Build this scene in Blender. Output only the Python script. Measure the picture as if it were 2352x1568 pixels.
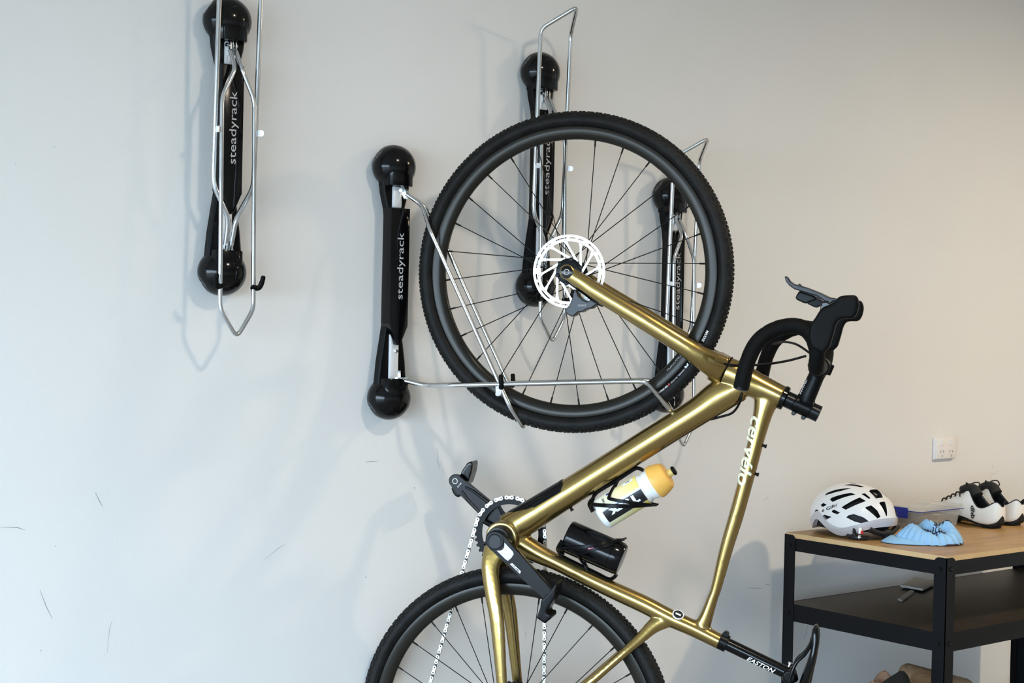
import bpy, bmesh, math, random
from mathutils import Vector, Matrix
from mathutils.bvhtree import BVHTree

# ------------------------------------------------------------------ scene, camera, light
scene = bpy.context.scene
for o in list(bpy.data.objects):
    bpy.data.objects.remove(o)
COL = scene.collection
RND = random.Random(7)
K = 1.025                         # metres per fitted unit
H = 1.28                          # camera height above the floor
F_PX = 3458.53                    # focal length in pixels of the 2352 x 1568 frame
YAW, PITCH, ROLL = 0.685700, -0.007479, 0.022465
CAM = Vector((0, -2.77935 * K, H))
FW = Vector((math.sin(YAW) * math.cos(PITCH), math.cos(YAW) * math.cos(PITCH), math.sin(PITCH)))
_r = FW.cross(Vector((0, 0, 1))).normalized()
_u = _r.cross(FW)
RT = _r * math.cos(ROLL) + _u * math.sin(ROLL)
UP = _u * math.cos(ROLL) - _r * math.sin(ROLL)
cam_data = bpy.data.cameras.new('camera')
cam_data.sensor_width = 36.0
cam_data.lens = F_PX * 36.0 / 2352.0
cam_data.clip_start = 0.05
cam = bpy.data.objects.new('camera', cam_data)
COL.objects.link(cam)
cam.matrix_world = Matrix(((RT.x, UP.x, -FW.x, CAM.x), (RT.y, UP.y, -FW.y, CAM.y),
                           (RT.z, UP.z, -FW.z, CAM.z), (0, 0, 0, 1)))
scene.camera = cam

world = bpy.data.worlds.new('world')
scene.world = world
world.use_nodes = True
bg = world.node_tree.nodes['Background']
bg.inputs['Color'].default_value = (0.61, 0.805, 1.0, 1)      # bright overcast daylight
bg.inputs['Strength'].default_value = 16.5
scene.view_settings.view_transform = 'Standard'
scene.view_settings.look = 'None'
scene.view_settings.gamma = 1.0
scene.view_settings.use_curve_mapping = False
scene.view_settings.exposure = 0.07
scene.cycles.use_denoising = True
scene.cycles.max_bounces = 6
scene.cycles.diffuse_bounces = 3
scene.cycles.glossy_bounces = 3
scene.cycles.transmission_bounces = 6
scene.cycles.adaptive_threshold = 0.05

ROOM_X0, ROOM_X1, ROOM_Y0, CEIL = -2.4, 6.6, -6.2, 2.55
DOOR_Y0, DOOR_Y1, DOOR_Z = -5.4, -0.12, 1.80


def area_light(name, loc, rot, sx, sy, power, color, portal=False):
    l = bpy.data.lights.new(name, 'AREA')
    l.shape = 'RECTANGLE'
    l.size, l.size_y = sx, sy
    l.energy = power
    l.color = color
    if portal:
        l.cycles.is_portal = True
    o = bpy.data.objects.new(name, l)
    COL.objects.link(o)
    o.location = loc
    o.rotation_euler = rot
    return o


# daylight comes in through the open garage door in the side wall
area_light('door_daylight_portal', (ROOM_X0 - 0.02, (DOOR_Y0 + DOOR_Y1) / 2, DOOR_Z / 2),
           (0, -math.pi / 2, 0), DOOR_Z, DOOR_Y1 - DOOR_Y0, 1.0, (1, 1, 1), portal=True)


def ceiling_lamp(loc, power, color, size):
    """round downlight let into the ceiling"""
    l = bpy.data.lights.new('ceiling_downlight', 'AREA')
    l.shape = 'DISK'
    l.size = size
    l.energy = power
    l.color = color
    o = bpy.data.objects.new('ceiling_downlight', l)
    COL.objects.link(o)
    o.location = loc


ceiling_lamp((2.0, -1.75, CEIL - 0.03), 17, (1.0, 0.86, 0.68), 0.16)
ceiling_lamp((4.6, -1.9, CEIL - 0.03), 44, (1.0, 0.80, 0.55), 0.16)

# ------------------------------------------------------------------ pixel -> place helpers


def ray(px, py):
    return RT * ((px - 1176) / F_PX) - UP * ((py - 784) / F_PX) + FW


def on_wall(px, py, n=0.0):
    d = ray(px, py)
    t = (-n - CAM.y) / d.y
    return CAM + d * t


def on_z(px, py, z):
    d = ray(px, py)
    return CAM + d * ((z - CAM.z) / d.z)


SIG = math.radians(36.4)                    # how far the rack is swung from the wall normal
RX = [1.48243 * K, 1.90110 * K, 2.31779 * K, 2.76631 * K]
RZ = [H + (0.61561 - 0.2555) * K, H + (0.35504 - 0.2555) * K]
RZ = [RZ[0], RZ[1], RZ[0], RZ[1]]
PIV = 0.03 * K                              # pivot distance from the wall
BO = Vector((RX[1], -PIV, 0))
BU = Vector((math.sin(SIG), -math.cos(SIG), 0))
BN = BU.cross(Vector((0, 0, 1)))            # towards the viewer: the bicycle's own side
BANG = math.atan2(BU.y, BU.x)


def bp(px, py, w=0.0):
    """pixel -> bicycle-local point on the plane w metres to the bicycle's near side"""
    O = BO + BN * w
    d = ray(px, py)
    t = (O - CAM).dot(BN) / d.dot(BN)
    P = CAM + d * t - BO
    return Vector((P.dot(BU), -w, P.z))


def bpx(px, py, w=0.0):
    """metres per pixel at that place"""
    a = bp(px, py, w)
    P = BO + BU * a.x + BN * w + Vector((0, 0, a.z))
    return (P - CAM).dot(FW) / F_PX


# ------------------------------------------------------------------ materials
MATS = {}


def mat(name, color, rough=0.5, metal=0.0, coat=0.0, coat_rough=0.05, bump=0.0, bscale=60.0, var=0.0, vscale=8.0,
        spec=0.5, trans=0.0, ior=1.45, sheen=0.0, alpha=1.0, emit=None, var_rough=0.0):
    m = bpy.data.materials.new(name)
    m.use_nodes = True
    nt = m.node_tree
    b = nt.nodes['Principled BSDF']
    c = (*color, 1)
    b.inputs['Base Color'].default_value = c
    b.inputs['Roughness'].default_value = rough
    b.inputs['Metallic'].default_value = metal
    b.inputs['Coat Weight'].default_value = coat
    b.inputs['Coat Roughness'].default_value = coat_rough
    b.inputs['Specular IOR Level'].default_value = spec
    b.inputs['Transmission Weight'].default_value = trans
    b.inputs['IOR'].default_value = ior
    b.inputs['Sheen Weight'].default_value = sheen
    b.inputs['Alpha'].default_value = alpha
    tc = nt.nodes.new('ShaderNodeTexCoord') if (var or var_rough or bump) else None
    if var or var_rough:
        n = nt.nodes.new('ShaderNodeTexNoise')
        n.inputs['Scale'].default_value = vscale
        n.inputs['Detail'].default_value = 2
        nt.links.new(tc.outputs['Object'], n.inputs['Vector'])
        ramp = nt.nodes.new('ShaderNodeMapRange')
        ramp.inputs['From Min'].default_value = 0.3
        ramp.inputs['From Max'].default_value = 0.7
        ramp.inputs['To Min'].default_value = 1 - var
        ramp.inputs['To Max'].default_value = 1 + var
        nt.links.new(n.outputs['Fac'], ramp.inputs['Value'])
        mul = nt.nodes.new('ShaderNodeVectorMath')
        mul.operation = 'SCALE'
        mul.inputs[0].default_value = color
        nt.links.new(ramp.outputs['Result'], mul.inputs['Scale'])
        nt.links.new(mul.outputs['Vector'], b.inputs['Base Color'])
        if var_rough:
            r2 = nt.nodes.new('ShaderNodeMapRange')
            r2.inputs['From Min'].default_value = 0.3
            r2.inputs['From Max'].default_value = 0.7
            r2.inputs['To Min'].default_value = max(0.02, rough - var_rough)
            r2.inputs['To Max'].default_value = rough + var_rough
            nt.links.new(n.outputs['Fac'], r2.inputs['Value'])
            nt.links.new(r2.outputs['Result'], b.inputs['Roughness'])
    if bump:
        n2 = nt.nodes.new('ShaderNodeTexNoise')
        n2.inputs['Scale'].default_value = bscale
        n2.inputs['Detail'].default_value = 1
        nt.links.new(tc.outputs['Object'], n2.inputs['Vector'])
        bm_ = nt.nodes.new('ShaderNodeBump')
        bm_.inputs['Strength'].default_value = bump
        bm_.inputs['Distance'].default_value = 0.002
        nt.links.new(n2.outputs['Fac'], bm_.inputs['Height'])
        nt.links.new(bm_.outputs['Normal'], b.inputs['Normal'])
    MATS[name] = m
    return m


def wood_mat(name, c1, c2, axis, rough=0.45, scale=9.0):
    m = mat(name, c1, rough)
    nt = m.node_tree
    b = nt.nodes['Principled BSDF']
    tc = nt.nodes.new('ShaderNodeTexCoord')
    mp = nt.nodes.new('ShaderNodeMapping')
    sc = [scale, scale, scale]
    sc[axis] = scale * 0.09
    mp.inputs['Scale'].default_value = sc
    nt.links.new(tc.outputs['Object'], mp.inputs['Vector'])
    n = nt.nodes.new('ShaderNodeTexNoise')
    n.inputs['Scale'].default_value = 4.0
    n.inputs['Detail'].default_value = 8
    n.inputs['Distortion'].default_value = 1.2
    nt.links.new(mp.outputs['Vector'], n.inputs['Vector'])
    cr = nt.nodes.new('ShaderNodeValToRGB')
    cr.color_ramp.elements[0].position = 0.34
    cr.color_ramp.elements[0].color = (*c2, 1)
    cr.color_ramp.elements[1].position = 0.66
    cr.color_ramp.elements[1].color = (*c1, 1)
    nt.links.new(n.outputs['Fac'], cr.inputs['Fac'])
    nt.links.new(cr.outputs['Color'], b.inputs['Base Color'])
    return m


mat('wall_paint', (0.81, 0.80, 0.785), 0.75, bump=0.12, bscale=240, var=0.012, vscale=2.2, spec=0.25)
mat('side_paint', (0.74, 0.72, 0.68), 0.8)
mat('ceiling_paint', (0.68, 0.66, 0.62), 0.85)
mat('concrete', (0.34, 0.33, 0.31), 0.8, var=0.10, vscale=3, bump=0.2, bscale=90)
mat('driveway', (0.185, 0.165, 0.14), 0.9, var=0.1, vscale=4)
mat('black_gloss', (0.0025, 0.0025, 0.003), 0.14, spec=0.32, bump=0.02, bscale=300)
mat('black_satin', (0.003, 0.003, 0.0035), 0.32, spec=0.17)
mat('black_rubber', (0.0025, 0.0025, 0.0025), 0.5, spec=0.12, bump=0.15, bscale=500)
mat('tyre_rubber', (0.009, 0.0085, 0.008), 0.55, var=0.35, vscale=30, bump=0.25, bscale=380, spec=0.2)
mat('tread_rubber', (0.012, 0.011, 0.009), 0.7, var=0.4, vscale=60, spec=0.3)
mat('bar_tape', (0.0025, 0.0025, 0.0025), 0.55, spec=0.12, bump=0.45, bscale=900)
mat('rim_black', (0.022, 0.020, 0.016), 0.26, spec=0.3, metal=0.3)
mat('anodised', (0.006, 0.006, 0.007), 0.28, spec=0.25, metal=0.2)
mat('spoke_black', (0.004, 0.004, 0.004), 0.35, metal=0.4)
mat('zinc', (0.66, 0.68, 0.70), 0.19, metal=1.0, var=0.03, vscale=16, var_rough=0.03)
mat('zinc_bright', (0.90, 0.90, 0.91), 0.34, metal=0.35)
mat('steel_bright', (0.84, 0.82, 0.78), 0.35, metal=0.25)
mat('chain_steel', (0.80, 0.76, 0.68), 0.30, metal=0.35)
mat('chain_dark', (0.03, 0.03, 0.032), 0.4, metal=0.6)
mat('gold_paint', (0.31, 0.210, 0.060), 0.25, metal=0.92, coat=0.9, coat_rough=0.04, bump=0.02, bscale=1500)
mat('crank_black', (0.008, 0.008, 0.010), 0.22, spec=0.22, metal=0.15, coat=0.15)
mat('crank_silver', (0.36, 0.37, 0.42), 0.24, metal=0.9)
mat('lever_grey', (0.028, 0.028, 0.030), 0.33, metal=0.6)
mat('print_cream', (0.90, 0.83, 0.60), 0.4)
mat('print_white', (0.88, 0.88, 0.87), 0.45)
mat('print_grey', (0.55, 0.55, 0.56), 0.45)
mat('print_dim', (0.22, 0.22, 0.23), 0.4)
mat('print_black', (0.008, 0.008, 0.010), 0.45)
mat('print_navy', (0.010, 0.012, 0.035), 0.5)
mat('print_red', (0.55, 0.03, 0.03), 0.45)
mat('print_yellow', (0.86, 0.60, 0.08), 0.5)
mat('print_pink', (0.85, 0.22, 0.34), 0.5)
mat('white_plastic', (0.86, 0.86, 0.85), 0.38)
mat('outlet_plastic', (0.84, 0.80, 0.78), 0.35)
mat('bottle_cap', (0.84, 0.47, 0.10), 0.42, var=0.03)
mat('bottle_spout', (0.80, 0.62, 0.20), 0.4)
mat('bench_steel', (0.006, 0.0065, 0.008), 0.42, spec=0.16, bump=0.05, bscale=700)
wood_mat('bench_wood', (0.50, 0.30, 0.115), (0.36, 0.20, 0.070), 0, 0.42)
mat('bench_edge', (0.62, 0.42, 0.21), 0.6, var=0.06, vscale=20)
mat('shelf_board', (0.020, 0.016, 0.011), 0.5, var=0.25, vscale=7)
mat('helmet_white', (0.84, 0.84, 0.83), 0.30, coat=0.3)
mat('helmet_silver', (0.62, 0.62, 0.66), 0.28, metal=0.35, coat=0.3)
mat('helmet_black', (0.006, 0.006, 0.006), 0.6)
mat('shoe_white', (0.84, 0.81, 0.75), 0.42, bump=0.05, bscale=300)
mat('shoe_black', (0.008, 0.008, 0.009), 0.7)
mat('cap_blue', (0.30, 0.55, 0.82), 0.85, bump=0.35, bscale=130, var=0.06, vscale=18)
mat('box_clear', (0.74, 0.74, 0.72), 0.14, alpha=0.24)
mat('box_blue', (0.005, 0.02, 0.32), 0.3)
mat('box_contents', (0.022, 0.024, 0.020), 0.8, var=0.4, vscale=25)
mat('grey_board', (0.36, 0.35, 0.33), 0.7, var=0.05)
wood_mat('roller_wood', (0.42, 0.27, 0.15), (0.27, 0.16, 0.085), 0, 0.5, 14)
mat('leather_brown', (0.22, 0.13, 0.085), 0.6, var=0.2, vscale=25)
mat('cloth_black', (0.008, 0.008, 0.008), 0.85)
mat('scuff', (0.30, 0.31, 0.33), 0.8)
mat('scuff_tan', (0.62, 0.57, 0.49), 0.8)
mat('slot_dark', (0.10, 0.09, 0.09), 0.7)

# ------------------------------------------------------------------ mesh helpers


class MB:
    def __init__(s):
        s.v, s.f, s.m = [], [], []

    def add(s, verts, faces, mi=0):
        k = len(s.v)
        s.v += [Vector(p) for p in verts]
        s.f += [tuple(i + k for i in f) for f in faces]
        s.m += [mi] * len(faces)
        return s

    def box(s, c, d, R=None, mi=0):
        R = R or Matrix.Identity(3)
        c = Vector(c)
        vs = [c + R @ Vector((x * d[0] / 2, y * d[1] / 2, z * d[2] / 2)) for x in (-1, 1) for y in (-1, 1) for z in (-1, 1)]
        return s.add(vs, [(0, 1, 3, 2), (4, 6, 7, 5), (0, 4, 5, 1), (2, 3, 7, 6), (0, 2, 6, 4), (1, 5, 7, 3)], mi)

    def rbox(s, c, d, b=0.002, R=None, mi=0):
        """box with chamfered edges"""
        R = R or Matrix.Identity(3)
        bm = bmesh.new()
        bmesh.ops.create_cube(bm, size=1)
        for v in bm.verts:
            v.co = Vector((v.co.x * d[0], v.co.y * d[1], v.co.z * d[2]))
        bmesh.ops.bevel(bm, geom=bm.edges[:], offset=b, segments=2, affect='EDGES', profile=0.5)
        bm.verts.index_update()
        vs = [Vector(c) + R @ v.co for v in bm.verts]
        fs = [tuple(v.index for v in f.verts) for f in bm.faces]
        bm.free()
        return s.add(vs, fs, mi)

    def loft(s, rings, closed=True, caps=True, mi=0):
        n = len(rings[0])
        vs = [p for r in rings for p in r]
        fs = []
        for i in range(len(rings) - 1):
            for j in range(n if closed else n - 1):
                a, b = i * n + j, i * n + (j + 1) % n
                fs.append((a, b, b + n, a + n))
        if caps:
            fs.append(tuple(range(n - 1, -1, -1)))
            fs.append(tuple(range((len(rings) - 1) * n, len(rings) * n)))
        return s.add(vs, fs, mi)

    def tube(s, pts, rad, n=10, side=None, ratio=1.0, caps=True, mi=0, loop=False):
        """rad: number or list; with `side` given, the section is an ellipse: rad in the plane, rad*ratio (or list) along `side`"""
        pts = [Vector(p) for p in pts]
        N = len(pts)
        rads = rad if isinstance(rad, (list, tuple)) else [rad] * N
        rat = ratio if isinstance(ratio, (list, tuple)) else [ratio] * N
        rings = []
        prev = None
        for i in range(N):
            if loop:
                t = (pts[(i + 1) % N] - pts[i - 1]).normalized()
            elif i == 0:
                t = (pts[1] - pts[0]).normalized()
            elif i == N - 1:
                t = (pts[-1] - pts[-2]).normalized()
            else:
                t = ((pts[i + 1] - pts[i]).normalized() + (pts[i] - pts[i - 1]).normalized())
                t = t.normalized() if t.length > 1e-6 else (pts[i + 1] - pts[i]).normalized()
            if side is not None:
                b = Vector(side)
                b = (b - t * b.dot(t)).normalized()
                a = b.cross(t)
            else:
                if prev is None:
                    h = Vector((0, 0, 1)) if abs(t.z) < 0.9 else Vector((1, 0, 0))
                    a = h.cross(t).normalized()
                else:
                    a = (prev - t * prev.dot(t)).normalized()
                prev = a
                b = t.cross(a)
            rings.append([pts[i] + a * (math.cos(2 * math.pi * k / n) * rads[i]) + b * (math.sin(2 * math.pi * k / n) * rads[i] * rat[i])
                          for k in range(n)])
        if loop:
            rings.append(rings[0])
            return s.loft(rings, True, False, mi)
        return s.loft(rings, True, caps, mi)

    def lathe(s, prof, c, axis, n=32, mi=0, caps=True):
        """prof: list of (distance along axis, radius)"""
        axis = Vector(axis).normalized()
        h = Vector((0, 0, 1)) if abs(axis.z) < 0.9 else Vector((1, 0, 0))
        a = h.cross(axis).normalized()
        b = axis.cross(a)
        c = Vector(c)
        rings = [[c + axis * d + (a * math.cos(2 * math.pi * k / n) + b * math.sin(2 * math.pi * k / n)) * r for k in range(n)] for d, r in prof]
        return s.loft(rings, True, caps, mi)

    def ellipsoid(s, c, r, nu=24, nv=16, R=None, fn=None, mi=0):
        R = R or Matrix.Identity(3)
        c = Vector(c)
        vs, fs = [], []
        for j in range(1, nv):
            th = math.pi * j / nv
            for i in range(nu):
                ph = 2 * math.pi * i / nu
                vs.append(Vector((math.sin(th) * math.cos(ph), math.sin(th) * math.sin(ph), math.cos(th))))
        top, bot = len(vs), len(vs) + 1
        vs += [Vector((0, 0, 1)), Vector((0, 0, -1))]
        for j in range(nv - 2):
            for i in range(nu):
                a, b = j * nu + i, j * nu + (i + 1) % nu
                fs.append((a, a + nu, b + nu, b))
        for i in range(nu):
            fs.append((top, i, (i + 1) % nu))
            k = (nv - 2) * nu
            fs.append((bot, k + (i + 1) % nu, k + i))
        out = []
        for d in vs:
            p = Vector((d.x * r[0], d.y * r[1], d.z * r[2]))
            if fn:
                p = fn(p, d)
            out.append(c + R @ p)
        return s.add(out, fs, mi)

    def prism(s, poly, off, mi=0):
        """poly: list of 3-D points (planar); extruded by vector off"""
        off = Vector(off)
        a = [Vector(p) for p in poly]
        n = len(a)
        fs = [tuple(range(n - 1, -1, -1)), tuple(range(n, 2 * n))]
        fs += [(i, (i + 1) % n, (i + 1) % n + n, i + n) for i in range(n)]
        return s.add(a + [p + off for p in a], fs, mi)

    def mesh(s, name, mats, smooth=None):
        me = bpy.data.meshes.new(name)
        me.from_pydata([tuple(p) for p in s.v], [], s.f)
        for m in (mats if isinstance(mats, (list, tuple)) else [mats]):
            me.materials.append(MATS[m])
        me.polygons.foreach_set('material_index', s.m)
        bm = bmesh.new()
        bm.from_mesh(me)
        bmesh.ops.recalc_face_normals(bm, faces=bm.faces)
        bm.to_mesh(me)
        bm.free()
        if smooth is not None:
            set_smooth(me, smooth)
        me.update()
        return me

    def build(s, name, mats, parent=None, smooth=40):
        return link(name, s.mesh(name, mats, smooth), parent)


def set_smooth(me, angle):
    me.polygons.foreach_set('use_smooth', [True] * len(me.polygons))
    bm = bmesh.new()
    bm.from_mesh(me)
    lim = math.radians(angle)
    for e in bm.edges:
        if len(e.link_faces) == 2:
            e.smooth = e.calc_face_angle(0) < lim
    bm.to_mesh(me)
    bm.free()


def link(name, data, parent=None):
    o = bpy.data.objects.new(name, data)
    COL.objects.link(o)
    if parent is not None:
        o.parent = parent
    return o


def thing(name, label, cat, loc=(0, 0, 0), rz=0.0, group=None):
    o = link(name, None)
    o.location = loc
    o.rotation_euler = (0, 0, rz)
    tag(o, label, cat, group)
    return o


def tag(o, label, cat, group=None):
    o['label'] = label
    o['category'] = cat
    if group:
        o['group'] = group
    return o


def struct(o):
    o['kind'] = 'structure'
    return o


def remeshed(mb, voxel, smooth_it=6, factor=0.5, mats='gold_paint'):
    """union of overlapping closed shapes with blended joints"""
    me = mb.mesh('tmp', mats)
    o = link('tmp', me)
    m = o.modifiers.new('r', 'REMESH')
    m.mode = 'VOXEL'
    m.voxel_size = voxel
    m2 = o.modifiers.new('s', 'SMOOTH')
    m2.factor = factor
    m2.iterations = smooth_it
    dg = bpy.context.evaluated_depsgraph_get()
    out = bpy.data.meshes.new_from_object(o.evaluated_get(dg))
    bpy.data.objects.remove(o)
    bpy.data.meshes.remove(me)
    out.materials.clear()
    for q in (mats if isinstance(mats, (list, tuple)) else [mats]):
        out.materials.append(MATS[q])
    out.polygons.foreach_set('use_smooth', [True] * len(out.polygons))
    return out


def bevel_path(pts, rad, seg=5, loop=False):
    """round the corners of a polyline"""
    pts = [Vector(p) for p in pts]
    out = []
    N = len(pts)
    for i in range(N):
        if not loop and i in (0, N - 1):
            out.append(pts[i])
            continue
        a, b, c = pts[i - 1], pts[i], pts[(i + 1) % N]
        r = rad[i] if isinstance(rad, (list, tuple)) else rad
        d1 = min(r, (a - b).length * 0.45)
        d2 = min(r, (c - b).length * 0.45)
        p, q = b + (a - b).normalized() * d1, b + (c - b).normalized() * d2
        for k in range(seg + 1):
            t = k / seg
            out.append(p * (1 - t) ** 2 + b * 2 * t * (1 - t) + q * t * t)
    return out


def spline(pts, n=6):
    """Catmull-Rom through the points (any dimension of Vector)"""
    P = [Vector(p) for p in pts]
    P = [P[0] * 2 - P[1]] + P + [P[-1] * 2 - P[-2]]
    out = []
    for i in range(1, len(P) - 2):
        for k in range(n):
            t = k / n
            out.append(0.5 * ((2 * P[i]) + (P[i + 1] - P[i - 1]) * t + (2 * P[i - 1] - 5 * P[i] + 4 * P[i + 1] - P[i + 2]) * t * t
                              + (3 * P[i] - P[i - 1] - 3 * P[i + 1] + P[i + 2]) * t ** 3))
    out.append(P[-2])
    return out


def text2d(body, height, length=None, shear=0.0, bold=0.0, cuts=0, spacing=1.0):
    """flat text mesh centred on the origin: capital height `height`, scaled to `length`"""
    c = bpy.data.curves.new('t', 'FONT')
    c.body = body
    c.size = 1.0
    c.shear = shear
    c.offset = bold
    c.space_character = spacing
    c.resolution_u = 3
    o = link('t', c)
    dg = bpy.context.evaluated_depsgraph_get()
    me = bpy.data.meshes.new_from_object(o.evaluated_get(dg))
    bpy.data.objects.remove(o)
    bm = bmesh.new()
    bm.from_mesh(me)
    bpy.data.meshes.remove(me)
    bmesh.ops.remove_doubles(bm, verts=bm.verts, dist=1e-5)
    xs = [v.co.x for v in bm.verts]
    x0, x1 = min(xs), max(xs)
    sy = height / 0.72
    sx = length / (x1 - x0) if length else sy
    for v in bm.verts:
        v.co = Vector(((v.co.x - (x0 + x1) / 2) * sx, (v.co.y - 0.36) * sy, 0))
    for k in range(cuts):
        y = height * (-0.8 + 1.6 * (k + 0.5) / cuts)
        bmesh.ops.bisect_plane(bm, geom=bm.verts[:] + bm.edges[:] + bm.faces[:], plane_co=(0, y, 0), plane_no=(0, 1, 0))
    bm.verts.index_update()
    vs = [v.co.copy() for v in bm.verts]
    fs = [tuple(v.index for v in f.verts) for f in bm.faces]
    bm.free()
    return vs, fs


def print_on(name, t2d, place, material, parent):
    vs, fs = t2d
    me = bpy.data.meshes.new(name)
    me.from_pydata([tuple(place(v.x, v.y)) for v in vs], [], fs)
    me.materials.append(MATS[material])
    me.update()
    return link(name, me, parent)


def flat_place(o, ex, ey):
    o, ex, ey = Vector(o), Vector(ex).normalized(), Vector(ey).normalized()
    return lambda x, y: o + ex * x + ey * y


def copy_tree(o, parent=None):
    c = o.copy()
    COL.objects.link(c)
    c.parent = parent
    for ch in o.children:
        copy_tree(ch, c)
    return c


# ------------------------------------------------------------------ the room
def slab(name, x0, x1, y0, y1, z0, z1, m):
    o = MB().box(((x0 + x1) / 2, (y0 + y1) / 2, (z0 + z1) / 2), (x1 - x0, y1 - y0, z1 - z0)).build(name, m, None, None)
    return struct(o)


wall_back = slab('wall_back', ROOM_X0, ROOM_X1, 0, 0.12, 0, CEIL, 'wall_paint')
slab('floor', ROOM_X0, ROOM_X1, ROOM_Y0, 0.12, -0.1, 0, 'concrete')
slab('ceiling', ROOM_X0, ROOM_X1, ROOM_Y0, 0.12, CEIL, CEIL + 0.1, 'ceiling_paint')
slab('wall_right', ROOM_X1, ROOM_X1 + 0.12, ROOM_Y0, 0.12, 0, CEIL, 'side_paint')
slab('wall_front', ROOM_X0, ROOM_X1, ROOM_Y0 - 0.12, ROOM_Y0, 0, CEIL, 'side_paint')
wl = MB()
for a, b, c, d in ((ROOM_Y0, DOOR_Y0, 0, CEIL), (DOOR_Y1, 0.12, 0, CEIL), (DOOR_Y0, DOOR_Y1, DOOR_Z, CEIL)):
    wl.box((ROOM_X0 - 0.06, (a + b) / 2, (c + d) / 2), (0.12, b - a, d - c))
struct(wl.build('wall_left', 'side_paint', None, None))
slab('ground_outside', ROOM_X0 - 14, ROOM_X0, -16, 8, -0.15, -0.02, 'driveway')

# scuffs, hair-line scratches and patches on the paint
SC = [  # pixel polyline, half width in px, material
    ([(0, 1210), (40, 1211), (58, 1217)], 0.9, 'scuff'), ([(219, 1131), (228, 1150), (236, 1163)], 0.8, 'scuff'),
    ([(92, 1355), (105, 1390), (120, 1421)], 0.7, 'scuff'), ([(840, 1061), (855, 1060), (870, 1058)], 0.8, 'scuff'),
    ([(606, 1286), (640, 1258), (655, 1250)], 0.5, 'scuff'), ([(121, 338), (128, 337)], 0.7, 'scuff'),
    ([(35, 373), (37, 379)], 0.8, 'scuff'), ([(1713, 1350), (1735, 1350), (1752, 1351)], 0.6, 'scuff'),
    ([(1755, 1340), (1763, 1342), (1771, 1344)], 0.6, 'scuff'), ([(2276, 1088), (2276, 1104)], 0.9, 'scuff_tan'),
    ([(2276, 1088), (2287, 1087)], 0.8, 'scuff_tan'), ([(2276, 1104), (2286, 1104)], 0.6, 'scuff_tan'),
    ([(2279, 1068), (2280, 1075)], 1.6, 'scuff_tan'), ([(1003, 1027), (1006, 1060), (1011, 1080)], 0.5, 'scuff'),
    ([(1012, 1062), (1019, 1090)], 0.5, 'scuff'), ([(127, 1252), (128, 1256)], 1.2, 'scuff'), ([(92, 1493), (96, 1494)], 1.6, 'scuff'),
    ([(838, 1326), (843, 1324)], 1.6, 'scuff'), ([(951, 1118), (953, 1122)], 1.6, 'scuff'), ([(1769, 836), (1783, 870)], 1.0, 'scuff_tan'),
    ([(1752, 1150), (1763, 1141), (1765, 1152)], 0.8, 'scuff_tan'), ([(246, 1500), (252, 1440), (258, 1425)], 0.4, 'scuff'),
    ([(1855, 1436), (1852, 1455), (1845, 1466)], 0.8, 'scuff'), ([(1606, 1023), (1608, 1025)], 1.4, 'scuff'),
    ([(1896, 1325), (1897, 1328)], 1.2, 'scuff'), ([(1190, 1488), (1192, 1500)], 3.0, 'scuff_tan'), ([(1207, 1450), (1208, 1466)], 2.6, 'scuff_tan'),
]
for pts, hw, m in SC:
    q = [on_wall(x, y, 0.0004) for x, y in pts]
    s = (q[0] - CAM).dot(FW) / F_PX * hw
    vs, fs = [], []
    for i, p in enumerate(q):
        t = (q[min(i + 1, len(q) - 1)] - q[max(i - 1, 0)]).normalized()
        nrm = Vector((-t.z, 0, t.x))
        k = 0.35 if i in (0, len(q) - 1) else 1.0
        vs += [p + nrm * s * k, p - nrm * s * k]
    fs = [(2 * i, 2 * i + 1, 2 * i + 3, 2 * i + 2) for i in range(len(q) - 1)]
    MB().add(vs, fs).build('scuff_mark', m, wall_back, None)

# ------------------------------------------------------------------ wall racks
S2 = 0.2619                                   # half the distance between the two end caps
HINGE_OUT = 0.0215


def end_cap(sgn):
    def fn(p, d):
        # finger notch near the wall on one side, seam around the equator
        k = Vector((-0.80, 0.25, 0.55 * sgn)).normalized()
        c = d.dot(k)
        if c > 0.93:
            p = p * (1 - 0.10 * min(1, (c - 0.93) / 0.03))
        if abs(d.z) < 0.02:
            p = p * 0.985
        q = p + Vector((0, -PIV, 0))
        if q.y > 0:
            p.y = PIV
        return p
    mb = MB()
    mb.ellipsoid((0, -PIV, sgn * S2), (0.0525, 0.044, 0.0495), 56, 41, fn=fn)
    # square housing that carries the pivot
    z0, z1 = sgn * (S2 - 0.045), sgn * (S2 - 0.008)
    n = 20
    rings = []
    for z, k in ((z0, 0.97), (z0 + sgn * 0.002, 1.0), (z1, 1.0)):
        ring = []
        for i in range(n):
            a = 2 * math.pi * i / n
            cx, cy = math.cos(a), math.sin(a)
            e = 0.55
            ring.append(Vector((0.034 * k * math.copysign(abs(cx) ** e, cx), -PIV - 0.008 + 0.032 * k * math.copysign(abs(cy) ** e, cy), z)))
        rings.append(ring)
    mb.loft(rings)
    return mb


def rack_shell():
    mb = MB()
    prof = [(S2 - 0.03, 0.038), (S2 - 0.06, 0.034), (0.165, 0.024), (0.12, 0.019), (-0.08, 0.019), (-0.11, 0.024), (-0.18, 0.035), (-S2 + 0.03, 0.040)]
    left = [(-w, z) for z, w in prof]
    right = [(w, z) for z, w in reversed(prof)]
    poly = left + right

    def ring(y, k):
        return [Vector((x - math.copysign(k, x), y, z)) for x, z in poly]
    mb.loft([ring(-0.022, 0.004), ring(-0.025, 0), ring(-0.040, 0), ring(-0.043, 0.004)])
    return mb


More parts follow.
